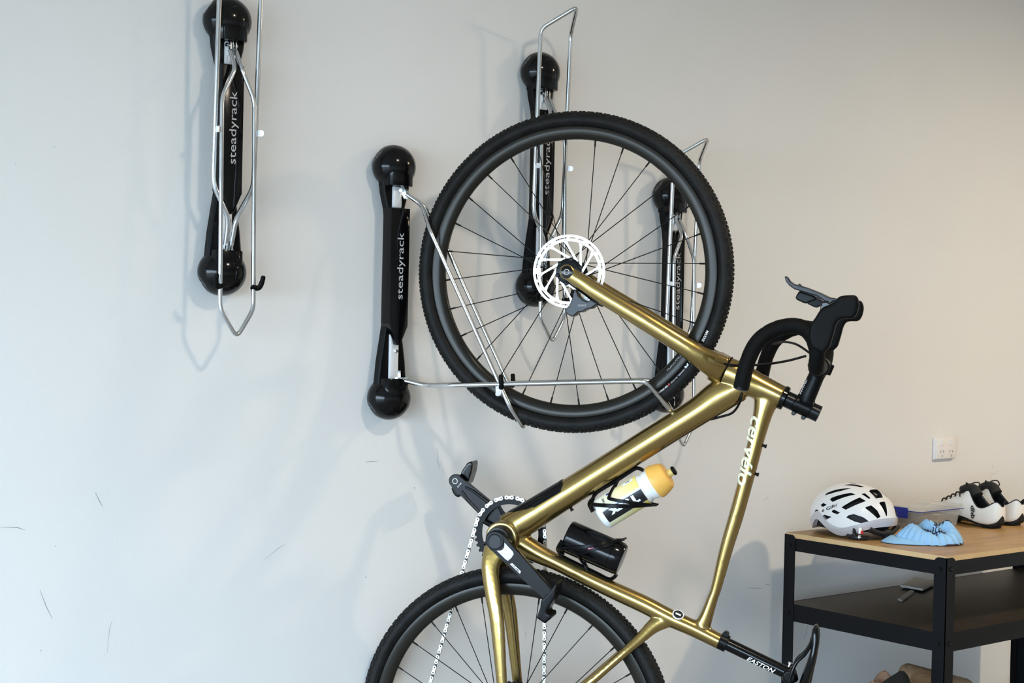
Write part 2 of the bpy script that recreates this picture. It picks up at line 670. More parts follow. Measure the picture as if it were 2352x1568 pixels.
def rack_cover():
    yb, yf = -0.030, -0.063
    w = 0.0258
    poly = [(-w, 0.167), (w, 0.167), (w, -0.099), (w * 0.35, -0.136), (0.003, -0.142), (-0.004, -0.140), (-w * 0.5, -0.115), (-w, -0.094)]
    mb = MB()
    cx, cz = 0, 0.02

    def ring(y, k):
        return [Vector((x - math.copysign(min(abs(x), k), x), y, z - math.copysign(k, z - cz))) for x, z in poly]
    mb.loft([ring(yb, 0), ring(yf + 0.0025, 0), ring(yf + 0.0008, 0.0008), ring(yf, 0.0025)])
    return mb


def rack_bracket(z0, z1):
    return MB().rbox((0, -0.039, (z0 + z1) / 2), (0.024, 0.020, z1 - z0), 0.003)


def arm_frame(sgn, theta, swing):
    """a, s, o axes of an arm hinged at the top (sgn=1) or bottom (sgn=-1)"""
    out = Vector((math.sin(swing), -math.cos(swing), 0))
    lat = Vector((math.cos(swing), math.sin(swing), 0))
    up = Vector((0, 0, 1))
    a = up * (-sgn * math.cos(theta)) + out * math.sin(theta)
    o = out * math.cos(theta) + up * (sgn * math.sin(theta))
    hinge = Vector((0, -PIV, 0.2080 if sgn > 0 else -0.2180)) + out * HINGE_OUT
    return hinge, a, lat, o


def rack_arm(sgn, theta, swing, root):
    h, A, L, O = arm_frame(sgn, theta, swing)

    def P(a, s, o):
        return h + A * a + L * s + O * o
    if sgn > 0:
        side = [(0.012, 0.0065, 0.006), (0.053, 0.0075, 0.030), (0.115, 0.0375, 0.030), (0.548, 0.0385, 0.030)]
        tip = (0.606, 0, 0.030)
        r, cr = 0.0046, 0.016
    else:
        side = [(0.012, 0.0065, 0.003), (0.066, 0.0080, 0.016), (0.135, 0.0465, 0.016), (0.573, 0.0480, 0.016)]
        tip = (0.624, 0, 0.090)
        r, cr = 0.0052, 0.018
    path = [P(*q) for q in side] + [P(*tip)] + [P(a, -s, o) for a, s, o in reversed(side)]
    mb = MB().tube(bevel_path(path, cr, 6), r, 12)
    for s in (-1, 1):                                   # flattened ends and the hinge bolt
        R = Matrix((A, L, O)).transposed()
        mb.rbox(P(0.006, s * 0.0062, 0.003), (0.030, 0.0035, 0.013), 0.0015, R)
    mb.lathe([(-0.013, 0.003), (-0.0129, 0.0042), (-0.0095, 0.0042), (-0.0094, 0.003), (0.0094, 0.003), (0.0095, 0.0042), (0.0129, 0.0042), (0.013, 0.003)], P(0, 0, 0), L, 12)
    mb.rbox(P(-0.002, 0, -0.006), (0.016, 0.0035, 0.026), 0.001, Matrix((A, L, O)).transposed())
    arm = mb.build('support_arm' if sgn > 0 else 'wheel_arm', 'zinc', root)
    for s in (-1, 1):
        if sgn > 0:
            hk = MB().tube(spline([P(0.500, s * 0.034, 0.030), P(0.503, s * 0.045, 0.032), P(0.500, s * 0.050, 0.036), P(0.488, s * 0.053, 0.041), P(0.478, s * 0.053, 0.045)], 4),
                           [0.0062] * 4 + [0.0058] * 4 + [0.0055] * 4 + [0.0050] * 4 + [0.0035], 10)
            hk.build('hook', 'black_rubber', arm)
        else:
            tb = MB()
            pts = [P(0.246, s * (0.0475 + dx), 0.012 + do) for do, dx in ((0.0, -0.003), (0.008, -0.001), (0.016, -0.003), (0.024, 0.0), (0.029, 0.005))]
            pts = spline(pts, 4)
            wd = [0.0062] * (len(pts) - 2) + [0.0050, 0.0030]
            rings = []
            for i, p in enumerate(pts):
                t = (pts[min(i + 1, len(pts) - 1)] - pts[max(i - 1, 0)]).normalized()
                nn = t.cross(A).normalized() * 0.0011
                rings.append([p + A * wd[i] + nn, p + A * wd[i] - nn, p - A * wd[i] - nn, p - A * wd[i] + nn])
            tb.loft(rings)
            tb.build('clip', 'zinc_bright', arm, 30)
    return arm


def make_rack(i, label, up_t, low_t, swing):
    root = thing('bike_rack', label, 'bike rack', (RX[i], 0, RZ[i]), 0, 'swivelling bike racks on the wall')
    link('back_shell', RACK_MESH['shell'], root)
    for k in ('cap_top', 'cap_low'):
        link('end_cap', RACK_MESH[k], root)
    cov = link('cover', RACK_MESH['cover'], root)
    link('lettering', RACK_MESH['text'], cov)
    link('bracket', RACK_MESH['bracket'], root)
    link('bracket', RACK_MESH['bracket2'], root)
    for z in (-0.155,):
        link('bolt', RACK_MESH['bolt'], root)
    rack_arm(1, up_t, swing, root)
    rack_arm(-1, low_t, swing, root)
    return root


RACK_MESH = {'shell': rack_shell().mesh('shell', 'black_satin', 35), 'cap_top': end_cap(1).mesh('cap', 'black_gloss', 50),
             'cap_low': end_cap(-1).mesh('cap', 'black_gloss', 50), 'cover': rack_cover().mesh('cover', 'black_gloss', 30),
             'bracket': rack_bracket(0.168, 0.2165).mesh('bracket', 'zinc_bright', 30), 'bracket2': rack_bracket(-0.236, -0.09).mesh('bracket', 'zinc_bright', 30),
             'bolt': MB().lathe([(0, 0.004), (0.005, 0.004), (0.006, 0.003)], (0.003, -0.049, -0.155), (0, -1, 0), 12).mesh('bolt', 'zinc', 30)}
_t = print_on('lettering', text2d('steadyrack', 0.0172, 0.150, bold=0.0), flat_place((0.000, -0.0634, 0.037), (0, 0, 1), (-1, 0, 0)), 'print_grey', None)
RACK_MESH['text'] = _t.data
bpy.data.objects.remove(_t)
make_rack(0, 'empty black bike rack cut off by the picture top, farthest from the bicycle', 0.027, 0.031, 0.0)
make_rack(1, 'black bike rack with wire arms swung out under the bicycle front wheel', 0.462, 1.519, SIG)
make_rack(2, 'empty black bike rack behind the brake disc, wire loop rising above the tyre', 0.027, 0.031, 0.0)
make_rack(3, 'empty black bike rack half hidden behind the gold fork and front tyre', 0.027, 0.031, 0.0)

# ------------------------------------------------------------------ the bicycle
bike = thing('bicycle', 'gold gravel bicycle hung upright by its front wheel from a wall rack', 'bicycle', BO, BANG)
YN = Vector((0, -1, 0))                       # towards the viewer in bicycle space


def W(p, w):
    return Vector((p.x, -w, p.z))


def inplane(mb, rows, n=20, sub=4, mi=0):
    """tube through rows (px, py, half width px, half depth m, w); spline-smoothed"""
    P = [bp(r[0], r[1], r[4]) for r in rows]
    q = [Vector((r[2] * bpx(r[0], r[1], r[4]), r[3], 0)) for r in rows]
    P, q = spline(P, sub), spline(q, sub)
    mb.tube(P, [v.x for v in q], n, side=(0, 1, 0), ratio=[v.y / v.x for v in q], mi=mi)


def inplane_both(mb, rows, n=20, sub=4):
    P = [bp(r[0], r[1], r[4]) for r in rows]
    q = [Vector((r[2] * bpx(r[0], r[1], r[4]), r[3], 0)) for r in rows]
    P, q = spline(P, sub), spline(q, sub)
    for s in (1, -1):
        mb.tube([Vector((p.x, p.y * s, p.z)) for p in P], [v.x for v in q], n, side=(0, 1, 0), ratio=[v.y / v.x for v in q])


HUB = bp(1315.4, 624.8, 0)
REAR = bp(1180.3, 1670.5, 0)
BB = bp(1142.5, 1239, 0.066)
BB0 = W(BB, 0)
R_F, R_R = 0.3530, 0.3575
STEER_D = (bp(1882, 951) - bp(1797, 912)).normalized()
HT_TOP = bp(1797, 912)

# ---- frame
fr = MB()
inplane(fr, [(1168, 1216, 38, 0.033, 0), (1222, 1184, 35, 0.030, 0), (1316, 1125, 32.5, 0.027, 0), (1500, 1009, 32, 0.027, 0),
             (1600, 946, 33, 0.027, 0), (1655, 908, 38, 0.026, 0), (1700, 886, 34, 0.022, 0)], 28)
fr.lathe([(-0.036, 0.034), (-0.034, 0.0365), (0.034, 0.0365), (0.036, 0.034)], BB0, YN, 32)
inplane_both(fr, [(1140, 1262, 30, 0.012, 0.026), (1127, 1300, 22.5, 0.011, 0.036), (1131, 1353, 20.5, 0.010, 0.046), (1142, 1427, 17.5, 0.009, 0.056),
                  (1152.5, 1566, 13, 0.009, 0.064), (1160, 1650, 13, 0.009, 0.066), (1164, 1700, 14, 0.009, 0.066)])
inplane(fr, [(1160, 1228, 30, 0.024, 0), (1205, 1254, 27, 0.021, 0), (1245, 1275, 22, 0.019, 0), (1283, 1293, 19, 0.018, 0), (1350, 1327, 19, 0.018, 0), (1411, 1356, 20, 0.018, 0),
             (1480, 1388, 21, 0.018, 0), (1540, 1419, 20.5, 0.018, 0), (1590, 1441, 19.5, 0.018, 0), (1656, 1474, 18.2, 0.0175, 0)], 24)
inplane(fr, [(1606, 1452, 23, 0.014, 0), (1621, 1418, 16, 0.014, 0), (1636, 1375, 12.8, 0.0135, 0), (1646, 1346, 12.5, 0.0135, 0), (1668, 1260, 15.5, 0.015, 0), (1692, 1180, 17, 0.017, 0),
             (1718, 1085, 17.8, 0.019, 0), (1738, 1006, 18.8, 0.020, 0), (1752, 950, 22.5, 0.021, 0), (1760, 918, 29, 0.021, 0), (1762, 890, 32, 0.020, 0)], 24)
inplane(fr, [(1666, 852, 35, 0.027, 0), (1690, 863, 35.5, 0.027, 0), (1720, 877, 33, 0.026, 0), (1760, 895, 28.5, 0.025, 0), (1798, 912.5, 26, 0.024, 0)], 28)
inplane_both(fr, [(1530, 1422, 20, 0.010, 0.006), (1500, 1438, 17, 0.010, 0.013), (1470, 1466, 13, 0.0085, 0.024), (1421, 1509, 11, 0.008, 0.040),
                  (1340, 1580, 10.5, 0.008, 0.056), (1200, 1700, 10.5, 0.008, 0.066)], 16)
frame = link('frame', remeshed(fr, 0.0024, 7), bike)
frame['label'] = 'gold metallic frame'

# ---- fork with crown
fk = MB()
inplane_both(fk, [(1297, 620, 13, 0.009, 0.058), (1312, 631, 17, 0.010, 0.060), (1345, 653, 19, 0.011, 0.060), (1380, 676, 20, 0.012, 0.060), (1478, 735.5, 21.3, 0.014, 0.057), (1568, 792, 23, 0.016, 0.050),
                  (1620, 826, 28, 0.019, 0.036), (1655, 846, 33, 0.020, 0.014)], 20)
inplane(fk, [(1640, 839, 37, 0.040, 0), (1662, 850, 36, 0.030, 0), (1667, 852.5, 34, 0.027, 0)], 28)
for s in (1, -1):
    fk.lathe([(0.046, 0.0145), (0.048, 0.0165), (0.066, 0.0165), (0.068, 0.0145)], W(bp(1302, 624, 0.064), 0), YN * s, 24)
fork = link('fork', remeshed(fk, 0.0022, 6), bike)
fork['label'] = 'gold fork with black brake hose ports'
axc = bp(1301.8, 624.5, 0.069)
mb = MB().lathe([(0, 0.0135), (0.0012, 0.0133), (0.0014, 0.0128)], axc, YN, 28)
ax = mb.build('axle_cap', 'black_gloss', fork)
MB().tube([axc + YN * 0.0016 + Vector((math.cos(a) * 0.0056, 0, math.sin(a) * 0.0056)) for a in [2 * math.pi * k / 24 for k in range(24)]], 0.0007, 6, loop=True).build('ring', 'steel_bright', ax)
# seam between fork crown and head tube
e1, e2 = STEER_D.cross(YN).normalized(), YN
c0 = bp(1667.5, 852.8)
MB().tube([c0 + e1 * (math.cos(a) * 0.0338) + e2 * (math.sin(a) * 0.0272) for a in [2 * math.pi * k / 48 for k in range(48)]], 0.0011, 6, loop=True).build('crown_seal', 'black_satin', fork)


# ---- wheels
def wheel(c, R, rb, ri, phase, front, rotor_w):
    wl = link('wheel', None, bike)
    wl.location = c
    o = Vector((0, 0, 0))
    ax = Vector((0, 1, 0))

    def ring_profile(prof, n, name, m, smooth=40):
        rings = []
        for k in range(n):
            a = 2 * math.pi * k / n
            d = Vector((math.cos(a), 0, math.sin(a)))
            rings.append([d * r + ax * y for y, r in prof])
        rings.append(rings[0])
        return MB().loft(rings, True, False).build(name, m, wl, smooth)
    rc, h = (R - 0.0012 + rb) / 2, (R - 0.0012 - rb) / 2
    prof = []
    for k in range(28):
        a = 2 * math.pi * k / 28
        lat = 0.0205 * (abs(math.sin(a)) ** 0.85) * math.copysign(1, math.sin(a))
        if math.cos(a) < -0.3:
            lat *= 1 - 0.33 * ((-math.cos(a) - 0.3) / 0.7)
        prof.append((lat, rc + math.cos(a) * h))
    tyre = ring_profile(prof, 144, 'tyre', 'tyre_rubber')
    # tread blocks
    tr = MB()
    nk = 118
    for i in range(nk):
        for lat, dr, tw, lw, ph in ((0, 0.0, 0.006, 0.006, 0), (0.0075, -0.0010, 0.007, 0.004, 0.5), (-0.0075, -0.0010, 0.007, 0.004, 0.5),
                                    (0.0135, -0.0042, 0.006, 0.0045, 0), (-0.0135, -0.0042, 0.006, 0.0045, 0),
                                    (0.0178, -0.0095, 0.007, 0.003, 0.5), (-0.0178, -0.0095, 0.007, 0.003, 0.5)):
            a = 2 * math.pi * (i + ph) / nk
            d, t = Vector((math.cos(a), 0, math.sin(a))), Vector((-math.sin(a), 0, math.cos(a)))
            nrm = (d * (R + dr - rc) / h + ax * lat / 0.0205).normalized()
            tr.box(d * (R + dr - 0.0012) + ax * lat, (tw, lw, 0.0036), Matrix((t, nrm.cross(t) * -1, nrm)).transposed())
    trd = tr.build('tread', 'tread_rubber', wl, None)
    trd['kind'] = 'stuff'
    pr = [(0.0135, rb + 0.003), (0.0142, rb), (0.0137, rb - 0.012), (0.0105, rb - 0.018), (0.0070, ri + 0.002), (0.004, ri), (-0.004, ri), (-0.0070, ri + 0.002),
          (-0.0105, rb - 0.018), (-0.0137, rb - 0.012), (-0.0142, rb), (-0.0135, rb + 0.003)]
    rim = ring_profile(pr, 144, 'rim', 'rim_black', 50)
    hub = MB()
    if front:
        hub.lathe([(-0.050, 0.010), (-0.048, 0.012), (-0.036, 0.013), (-0.035, 0.027), (-0.031, 0.027), (-0.029, 0.017), (0.018, 0.016), (0.020, 0.026), (0.024, 0.026),
                   (0.026, 0.019), (0.040, 0.018), (0.046, 0.012), (0.050, 0.010)], o, YN, 28)
    else:
        hub.lathe([(-0.066, 0.012), (-0.060, 0.014), (-0.020, 0.020), (-0.016, 0.030), (-0.012, 0.030), (-0.010, 0.018), (0.024, 0.018), (0.028, 0.028), (0.032, 0.028),
                   (0.034, 0.018), (0.060, 0.014), (0.066, 0.012)], o, YN, 28)
    hub.build('hub', 'anodised', wl)
    fl = (0.022, -0.033) if front else (0.030, -0.014)
    for i in range(28):
        a = math.radians(phase + i * 360 / 28)
        side = i % 2
        off = math.radians(62 if (i // 2) % 2 else -62)
        d = Vector((math.cos(a), 0, math.sin(a)))
        hr = Vector((math.cos(a + off), 0, math.sin(a + off))) * 0.024 + YN * fl[side]
        end = d * (ri + 0.003) + YN * (0.002 if side == 0 else -0.002)
        v = (end - hr).normalized()
        L = (end - hr).length
        MB().tube([hr, hr + v * (L - 0.0165), hr + v * (L - 0.0160), hr + v * (L - 0.004), hr + v * (L - 0.0035), end],
                  [0.00105, 0.00105, 0.0019, 0.0021, 0.0026, 0.0026], 8).build('spoke', 'spoke_black', wl)
    if rotor_w:
        ro = MB()
        n = 144
        oc = YN * rotor_w
        th = YN * 0.0009

        def band(r0, r1, keep):
            for k in range(n):
                if not keep(k):
                    continue
                a0, a1 = 2 * math.pi * k / n, 2 * math.pi * (k + 1) / n
                d0, d1 = Vector((math.cos(a0), 0, math.sin(a0))), Vector((math.cos(a1), 0, math.sin(a1)))
                ro.prism([oc + d0 * r0 - th, oc + d0 * r1 - th, oc + d1 * r1 - th, oc + d1 * r0 - th], th * 2)

        band(0.0655, 0.0680, lambda k: True)
        band(0.0680, 0.0692, lambda k: (k % 24) not in (3, 15))
        band(0.0692, 0.0716, lambda k: True)
        band(0.0716, 0.0746, lambda k: (k % 24) in (0, 1, 6, 7, 12, 13) or (k % 24) > 21)
        band(0.0746, 0.0764, lambda k: True)
        band(0.0764, 0.0776, lambda k: (k % 24) not in (3, 15))
        band(0.0776, 0.0800, lambda k: True)
        for k in range(12):
            a = math.radians(8 + 30 * k)
            b = a - math.radians(49)
            p, q = Vector((math.cos(a), 0, math.sin(a))) * 0.0665, Vector((math.cos(b), 0, math.sin(b))) * 0.027
            t = (p - q).normalized()
            s = t.cross(YN)
            ro.prism([oc + q + s * 0.0030 - th, oc + q - s * 0.0030 - th, oc + q + (p - q) * 0.8 - s * 0.0021 - th, oc + p - s * 0.0044 - th,
                      oc + p + s * 0.0044 - th, oc + q + (p - q) * 0.8 + s * 0.0021 - th], th * 2)
        rot = ro.build('brake_rotor', 'steel_bright', wl, None)
        cr = MB().lathe([(rotor_w - 0.004, 0.020), (rotor_w - 0.003, 0.0285), (rotor_w + 0.002, 0.0285), (rotor_w + 0.003, 0.026), (rotor_w + 0.004, 0.012)], o, YN, 40)
        for k in range(6):
            a = math.radians(20 + 60 * k)
            cr.lathe([(rotor_w, 0.0046), (rotor_w + 0.005, 0.0046), (rotor_w + 0.0055, 0.0036)], Vector((math.cos(a), 0, math.sin(a))) * 0.0262, YN, 12)
        cr.build('rotor_carrier', 'anodised', wl)
    return wl, rc, h


wheel_f, rcf, hf = wheel(HUB, R_F, 0.3155, 0.2915, 120.0, True, 0.0385)
wheel_f['label'] = 'front wheel with drilled brake disc'
wheel_r, rcr, hr_ = wheel(REAR, R_R, 0.3195, 0.2955, 80.0, False, 0)
wheel_r['label'] = 'rear wheel low in the picture'


def tyre_text(body, ang, r, hgt, ln, m, par, wdt):
    """lettering that follows the tyre, letter tops outwards"""
    vs = text2d(body, hgt, ln, shear=0.15, bold=0.012)

    def pl(x, y):
        rr = r + y
        a = math.radians(ang) - x / r
        return Vector((math.cos(a) * rr, -wdt, math.sin(a) * rr))
    return print_on('lettering', vs, pl, m, par)


def ang_of(px, py, c=None):
    p = bp(px, py, 0.018) - (c or HUB)
    return math.degrees(math.atan2(p.z, p.x)), math.hypot(p.x, p.z)


for body, q0, q1, hgt, m, wdt in (('MAXXIS', (1626, 759), (1614, 784), 0.0058, 'print_white', 0.0192), ('SILK SHIELD', (1534, 886), (1515, 902), 0.0045, 'print_white', 0.0192),
                                  ('+', (1539, 880), (1534, 886), 0.008, 'print_red', 0.0194), ('700X40C 50-75PSI', (1574, 848), (1541, 879), 0.0040, 'print_grey', 0.0192),
                                  ('M', (1582, 836), (1574, 846), 0.0080, 'print_white', 0.0192), ('D', (1511, 902), (1504, 908), 0.0075, 'print_white', 0.0192)):
    a0, r0 = ang_of(*q0)
    a1, r1 = ang_of(*q1)
    tyre_text(body, (a0 + a1) / 2, (r0 + r1) / 2, hgt, math.radians(abs(a0 - a1)) * r0, m, wheel_f, wdt)
a0, r0 = ang_of(1567, 826)
a1, r1 = ang_of(1541, 853)
tyre_text('ALEXRIMS', (a0 + a1) / 2, 0.3035, 0.0085, 0.046, 'print_dim', wheel_f, 0.0133)

# ---- caliper
cal = [(1326, 664), (1322, 684), (1315, 701), (1307, 710), (1305, 716), (1309, 721), (1320, 728), (1327, 725), (1335, 716), (1342, 718), (1357, 709.5), (1365, 709.5), (1374, 701),
       (1381, 699), (1364, 688), (1357, 693), (1346, 689), (1336, 680), (1331, 668)]
mb = MB().prism([bp(x, y, 0.030) for x, y in cal], YN * 0.034)
cal_o = link('brake_caliper', remeshed(mb, 0.0016, 7, mats='lever_grey'), bike)
mb = MB()
inplane(mb, [(1312, 650, 5, 0.008, 0.052), (1340, 669, 6, 0.008, 0.052), (1372, 692, 7, 0.008, 0.052), (1386, 702, 4, 0.008, 0.052)], 10)
mb.build('caliper_mount', 'black_satin', bike)
d = (bp(1362, 701, 0.066) - bp(1325, 702, 0.066)).normalized()
print_on('lettering', text2d('FORCE', 0.0042, 0.019, shear=0.3), flat_place(bp(1337, 701, 0.0655), d, YN.cross(d)), 'print_grey', cal_o)

# ---- headset, spacers, stem
hs = MB()
hs.lathe([(-0.002, 0.0245), (0.000, 0.0262), (0.007, 0.0262), (0.009, 0.024), (0.0095, 0.020)], HT_TOP, STEER_D, 32)
hs.build('headset_cap', 'black_gloss', bike)
sp = MB()
p0 = HT_TOP + STEER_D * 0.009
Lst = (bp(1882, 951) - p0).length
sp.lathe([(0, 0.0165), (0.0005, 0.0178), (0.0165, 0.0178), (0.017, 0.017), (0.0175, 0.0178), (0.031, 0.0178)], p0, STEER_D, 28)
sp.build('spacer', 'anodised', bike)
sp = MB()
sp.lathe([(Lst - 0.030, 0.0178), (Lst - 0.0005, 0.0178), (Lst, 0.0165), (Lst + 0.0006, 0.008)], p0, STEER_D, 28)
sp.build('spacer', 'anodised', bike)
BARC = bp(1873, 846, 0.205)                   # handlebar centre line where the tops run across
BAR0 = W(BARC, 0)
sc = bp(1844, 933)
st = MB()
st.lathe([(-0.020, 0.019), (0.020, 0.019)], sc, STEER_D, 28)
sv = (BAR0 - sc)
st.tube([sc, sc + sv * 0.25, sc + sv * 0.75, sc + sv * 0.95], [0.0215, 0.0185, 0.0170, 0.019], 20, side=(0, 1, 0), ratio=[0.8, 0.85, 0.95, 1.15])
st.lathe([(-0.022, 0.019), (-0.020, 0.0205), (0.020, 0.0205), (0.022, 0.019)], BAR0, YN, 28)
fwd = sv.normalized()
sidev = fwd.cross(YN).normalized()
for s in (1, -1):
    st.lathe([(-0.012, 0.0045), (0.012, 0.0045)], BAR0 + sidev * (0.022 * s) + fwd * 0.002, fwd, 12)
stem = link('stem', remeshed(st, 0.002, 4, mats='black_satin'), bike)
for t in (-0.011, 0.011):
    q = sc + STEER_D * t + e1 * (0.0205 if e1.z < 0 else -0.0205)
    MB().lathe([(-0.011, 0.0048), (0.013, 0.0048), (0.014, 0.004)], q, YN, 14).build('bolt', 'anodised', stem)
print_on('lettering', text2d('EASTON', 0.0065, 0.034, shear=0.2, bold=0.01),
         flat_place(sc + sv * 0.42 - sidev * (0.0135 if sidev.x > 0 else -0.0135) + YN * 0.0105, fwd, -sidev if sidev.x > 0 else sidev), 'print_grey', stem)

# ---- handlebar with tape
drop_px = [(1873, 846), (1877, 812), (1869, 779), (1851, 757), (1822, 748), (1779, 757), (1742, 784), (1719, 829), (1704, 890)]
drop = [bp(x, y, 0.205) for x, y in drop_px]
top = [Vector((BARC.x, y, BARC.z)) for y in (0.0, -0.06, -0.13, -0.175)]
top_end = [Vector((BARC.x + 0.001, -0.192, BARC.z + 0.008))]
for s in (1, -1):
    path = spline(top[1:] + top_end + [p + Vector((0, -0.004 - 0.020 * max(0, i - 4) / 4, 0)) if i else p for i, p in enumerate(drop[1:])], 12)
    path = [Vector((p.x, p.y * s, p.z)) for p in path]
    ln, rr = 0.0, []
    for i, p in enumerate(path):
        if i:
            ln += (p - path[i - 1]).length
        f = (ln / 0.021) % 1.0
        rr.append(0.0158 * (0.965 if f < 0.10 else 1.0 + 0.012 * f))
    mb = MB().tube(path, rr, 18)
    bar = mb.build('bar_tape', 'bar_tape', bike)
    t = (path[-1] - path[-2]).normalized()
    MB().lathe([(0, 0.0150), (0.003, 0.0148), (0.005, 0.010), (0.0055, 0.004)], path[-1], t, 18).build('bar_plug', 'black_satin', bike)
MB().tube([Vector((BARC.x, -0.062, BARC.z)), Vector((BARC.x, 0.062, BARC.z))], 0.0158, 20).build('handlebar', 'black_satin', bike)

# ---- hoods, brake levers, shift paddles
hood_px = [(1882, 714), (1873, 730), (1861, 745), (1857, 775), (1866, 800), (1890, 812), (1906, 798), (1916, 765), (1922, 746), (1932, 738), (1946, 736), (1964, 737.5), (1971, 731), (1978, 715), (1981, 700),
           (1980, 688), (1974, 677), (1950, 678), (1931, 680), (1920, 692), (1905, 700), (1892, 704)]
lever_px = [(1802, 636), (1806, 633), (1811, 637), (1816, 645), (1826, 652), (1855, 660), (1886, 672), (1909, 683), (1931, 686), (1932, 690), (1914, 692), (1905, 700), (1893, 691), (1877, 680), (1824, 664), (1813, 656), (1805, 646)]
pad_px = [(1835, 667), (1828, 678), (1826, 684), (1829, 688), (1846, 696), (1853, 697), (1861, 692), (1870, 691), (1877, 684), (1868, 678)]
brk_px = [(1888, 692), (1885, 700), (1883, 716), (1905, 722), (1915, 700), (1900, 690)]
for s in (1, -1):
    def both(px, w0, w1):
        c = [bp(x, y, 0.215) for x, y in px]
        return [Vector((p.x, -w0 * s, p.z)) for p in c], Vector((0, -(w1 - w0) * s, 0))
    pl, off = both([(x - 7 * min(1, max(0, (x - 1915) / 30)), y - 5 * min(1, max(0, (y - 725) / 12)) * (1 if x > 1925 else 0)) for x, y in hood_px], 0.194, 0.230)
    hd = link('brake_hood', remeshed(MB().prism(pl, off), 0.0026, 26, mats='black_rubber'), bike)
    pl, off = both(lever_px, 0.206, 0.218)
    link('brake_lever', remeshed(MB().prism(pl, off), 0.0013, 4, mats='lever_grey'), bike)
    pl, off = both(pad_px, 0.196, 0.206)
    link('shift_paddle', remeshed(MB().prism(pl, off), 0.0018, 5, mats='black_satin'), bike)
    pl, off = both(brk_px, 0.204, 0.222)
    link('lever_body', remeshed(MB().prism(pl, off), 0.002, 5, mats='black_gloss'), bike)

# ---- seat post, clamp, saddle
sp0, sp1 = bp(1662, 1474.5), bp(1812, 1547)
sd = (sp1 - sp0).normalized()
spo = MB().tube([sp0 - sd * 0.01, sp0, sp1], 0.0137, 28).build('seat_post', 'black_gloss', bike)
st_c = bp(1750, 1521.5)
print_on('lettering', text2d('EASTON', 0.0095, 0.064, shear=0.35, bold=0.015, cuts=8),
         lambda x, y: W(st_c, 0) + sd * x + YN.cross(sd) * (0.0139 * math.sin((y - 0.002) / 0.0139)) + YN * (0.0139 * math.cos((y - 0.002) / 0.0139)), 'print_white', spo)
cl = MB().lathe([(-0.010, 0.0172), (-0.009, 0.0185), (0.008, 0.0185), (0.009, 0.0165)], bp(1662, 1474.5), sd, 28)
q = bp(1667, 1456)
cl.lathe([(-0.010, 0.0062), (-0.009, 0.0068), (0.009, 0.0068), (0.010, 0.0062)], q, YN, 16)
cl.build('seat_clamp', 'black_satin', bike)
sad = [(1433, 1874, 1876, .008), (1437, 1869, 1880, .013), (1445, 1865, 1883, .0165), (1458, 1863, 1884, .0185), (1475, 1864, 1882.5, .020), (1495, 1861, 1879, .022), (1515, 1854, 1875.5, .026),
       (1533, 1847, 1871, .031), (1552, 1840, 1867, .038), (1575, 1834, 1862, .048), (1605, 1830, 1857, .060), (1640, 1828, 1852, .069), (1670, 1829, 1849, .072), (1690, 1832, 1848, .066), (1700, 1838, 1846, .050)]
rings = []
for y, xl, xr, hw in sad:
    a, b = bp(xl, y), bp(xr, y)
    c, hh = (a + b) / 2, (b - a) / 2
    ring = []
    for k in range(22):
        t = 2 * math.pi * k / 22
        cx, sx = math.cos(t), math.sin(t)
        lat = hw * math.copysign(abs(sx) ** 0.75, sx)
        ring.append(c + hh * math.copysign(abs(cx) ** 0.8, cx) - hh * (0.9 * (lat / 0.072) ** 2) + YN * lat)
    rings.append(ring)
MB().loft(rings).build('saddle', 'black_gloss', bike, 60)
for s in (1, -1):
    pts = [bp(x, y) + YN * (s * w) for x, y, w in ((1866, 1463, .006), (1862, 1478, .010), (1850, 1498, .016), (1832, 1515, .020), (1822, 1535, .022), (1816, 1560, .022), (1815, 1600, .022), (1834, 1650, .03))]
    MB().tube(spline(pts, 5), 0.0038, 10).build('saddle_rail', 'black_gloss', bike)
mb = MB()
mb.lathe([(-0.024, 0.012), (-0.022, 0.014), (0.022, 0.014), (0.024, 0.012)], bp(1814, 1549), YN, 22)
mb.tube([bp(1800, 1545), bp(1818, 1556), bp(1822, 1566)], [0.014, 0.016, 0.012], 14, side=(0, 1, 0), ratio=1.3)
link('saddle_clamp', remeshed(mb, 0.002, 4, mats='black_satin'), bike)
MB().lathe([(0, 0.003), (0.010, 0.003), (0.0102, 0.005), (0.014, 0.005)], bp(1810, 1535), bp(1814, 1526) - bp(1810, 1535), 12).build('bolt', 'zinc', bike)

# ---- cranks, chainring, chain
WR = -0.046                                    # chain line


def bar_poly(p, q, r0, r1, n=10):
    """rounded bar outline from p (radius r0) to q (radius r1) in the bicycle plane"""
    d = (q - p).normalized()
    s = Vector((-d.z, 0, d.x))
    pts = []
    for k in range(n + 1):
        a = math.pi * k / n
        pts.append(p + (s * math.cos(a) - d * math.sin(a)) * r0)
    for k in range(n + 1):
        a = math.pi * k / n
        pts.append(q + (-s * math.cos(a) + d * math.sin(a)) * r1)
    return pts


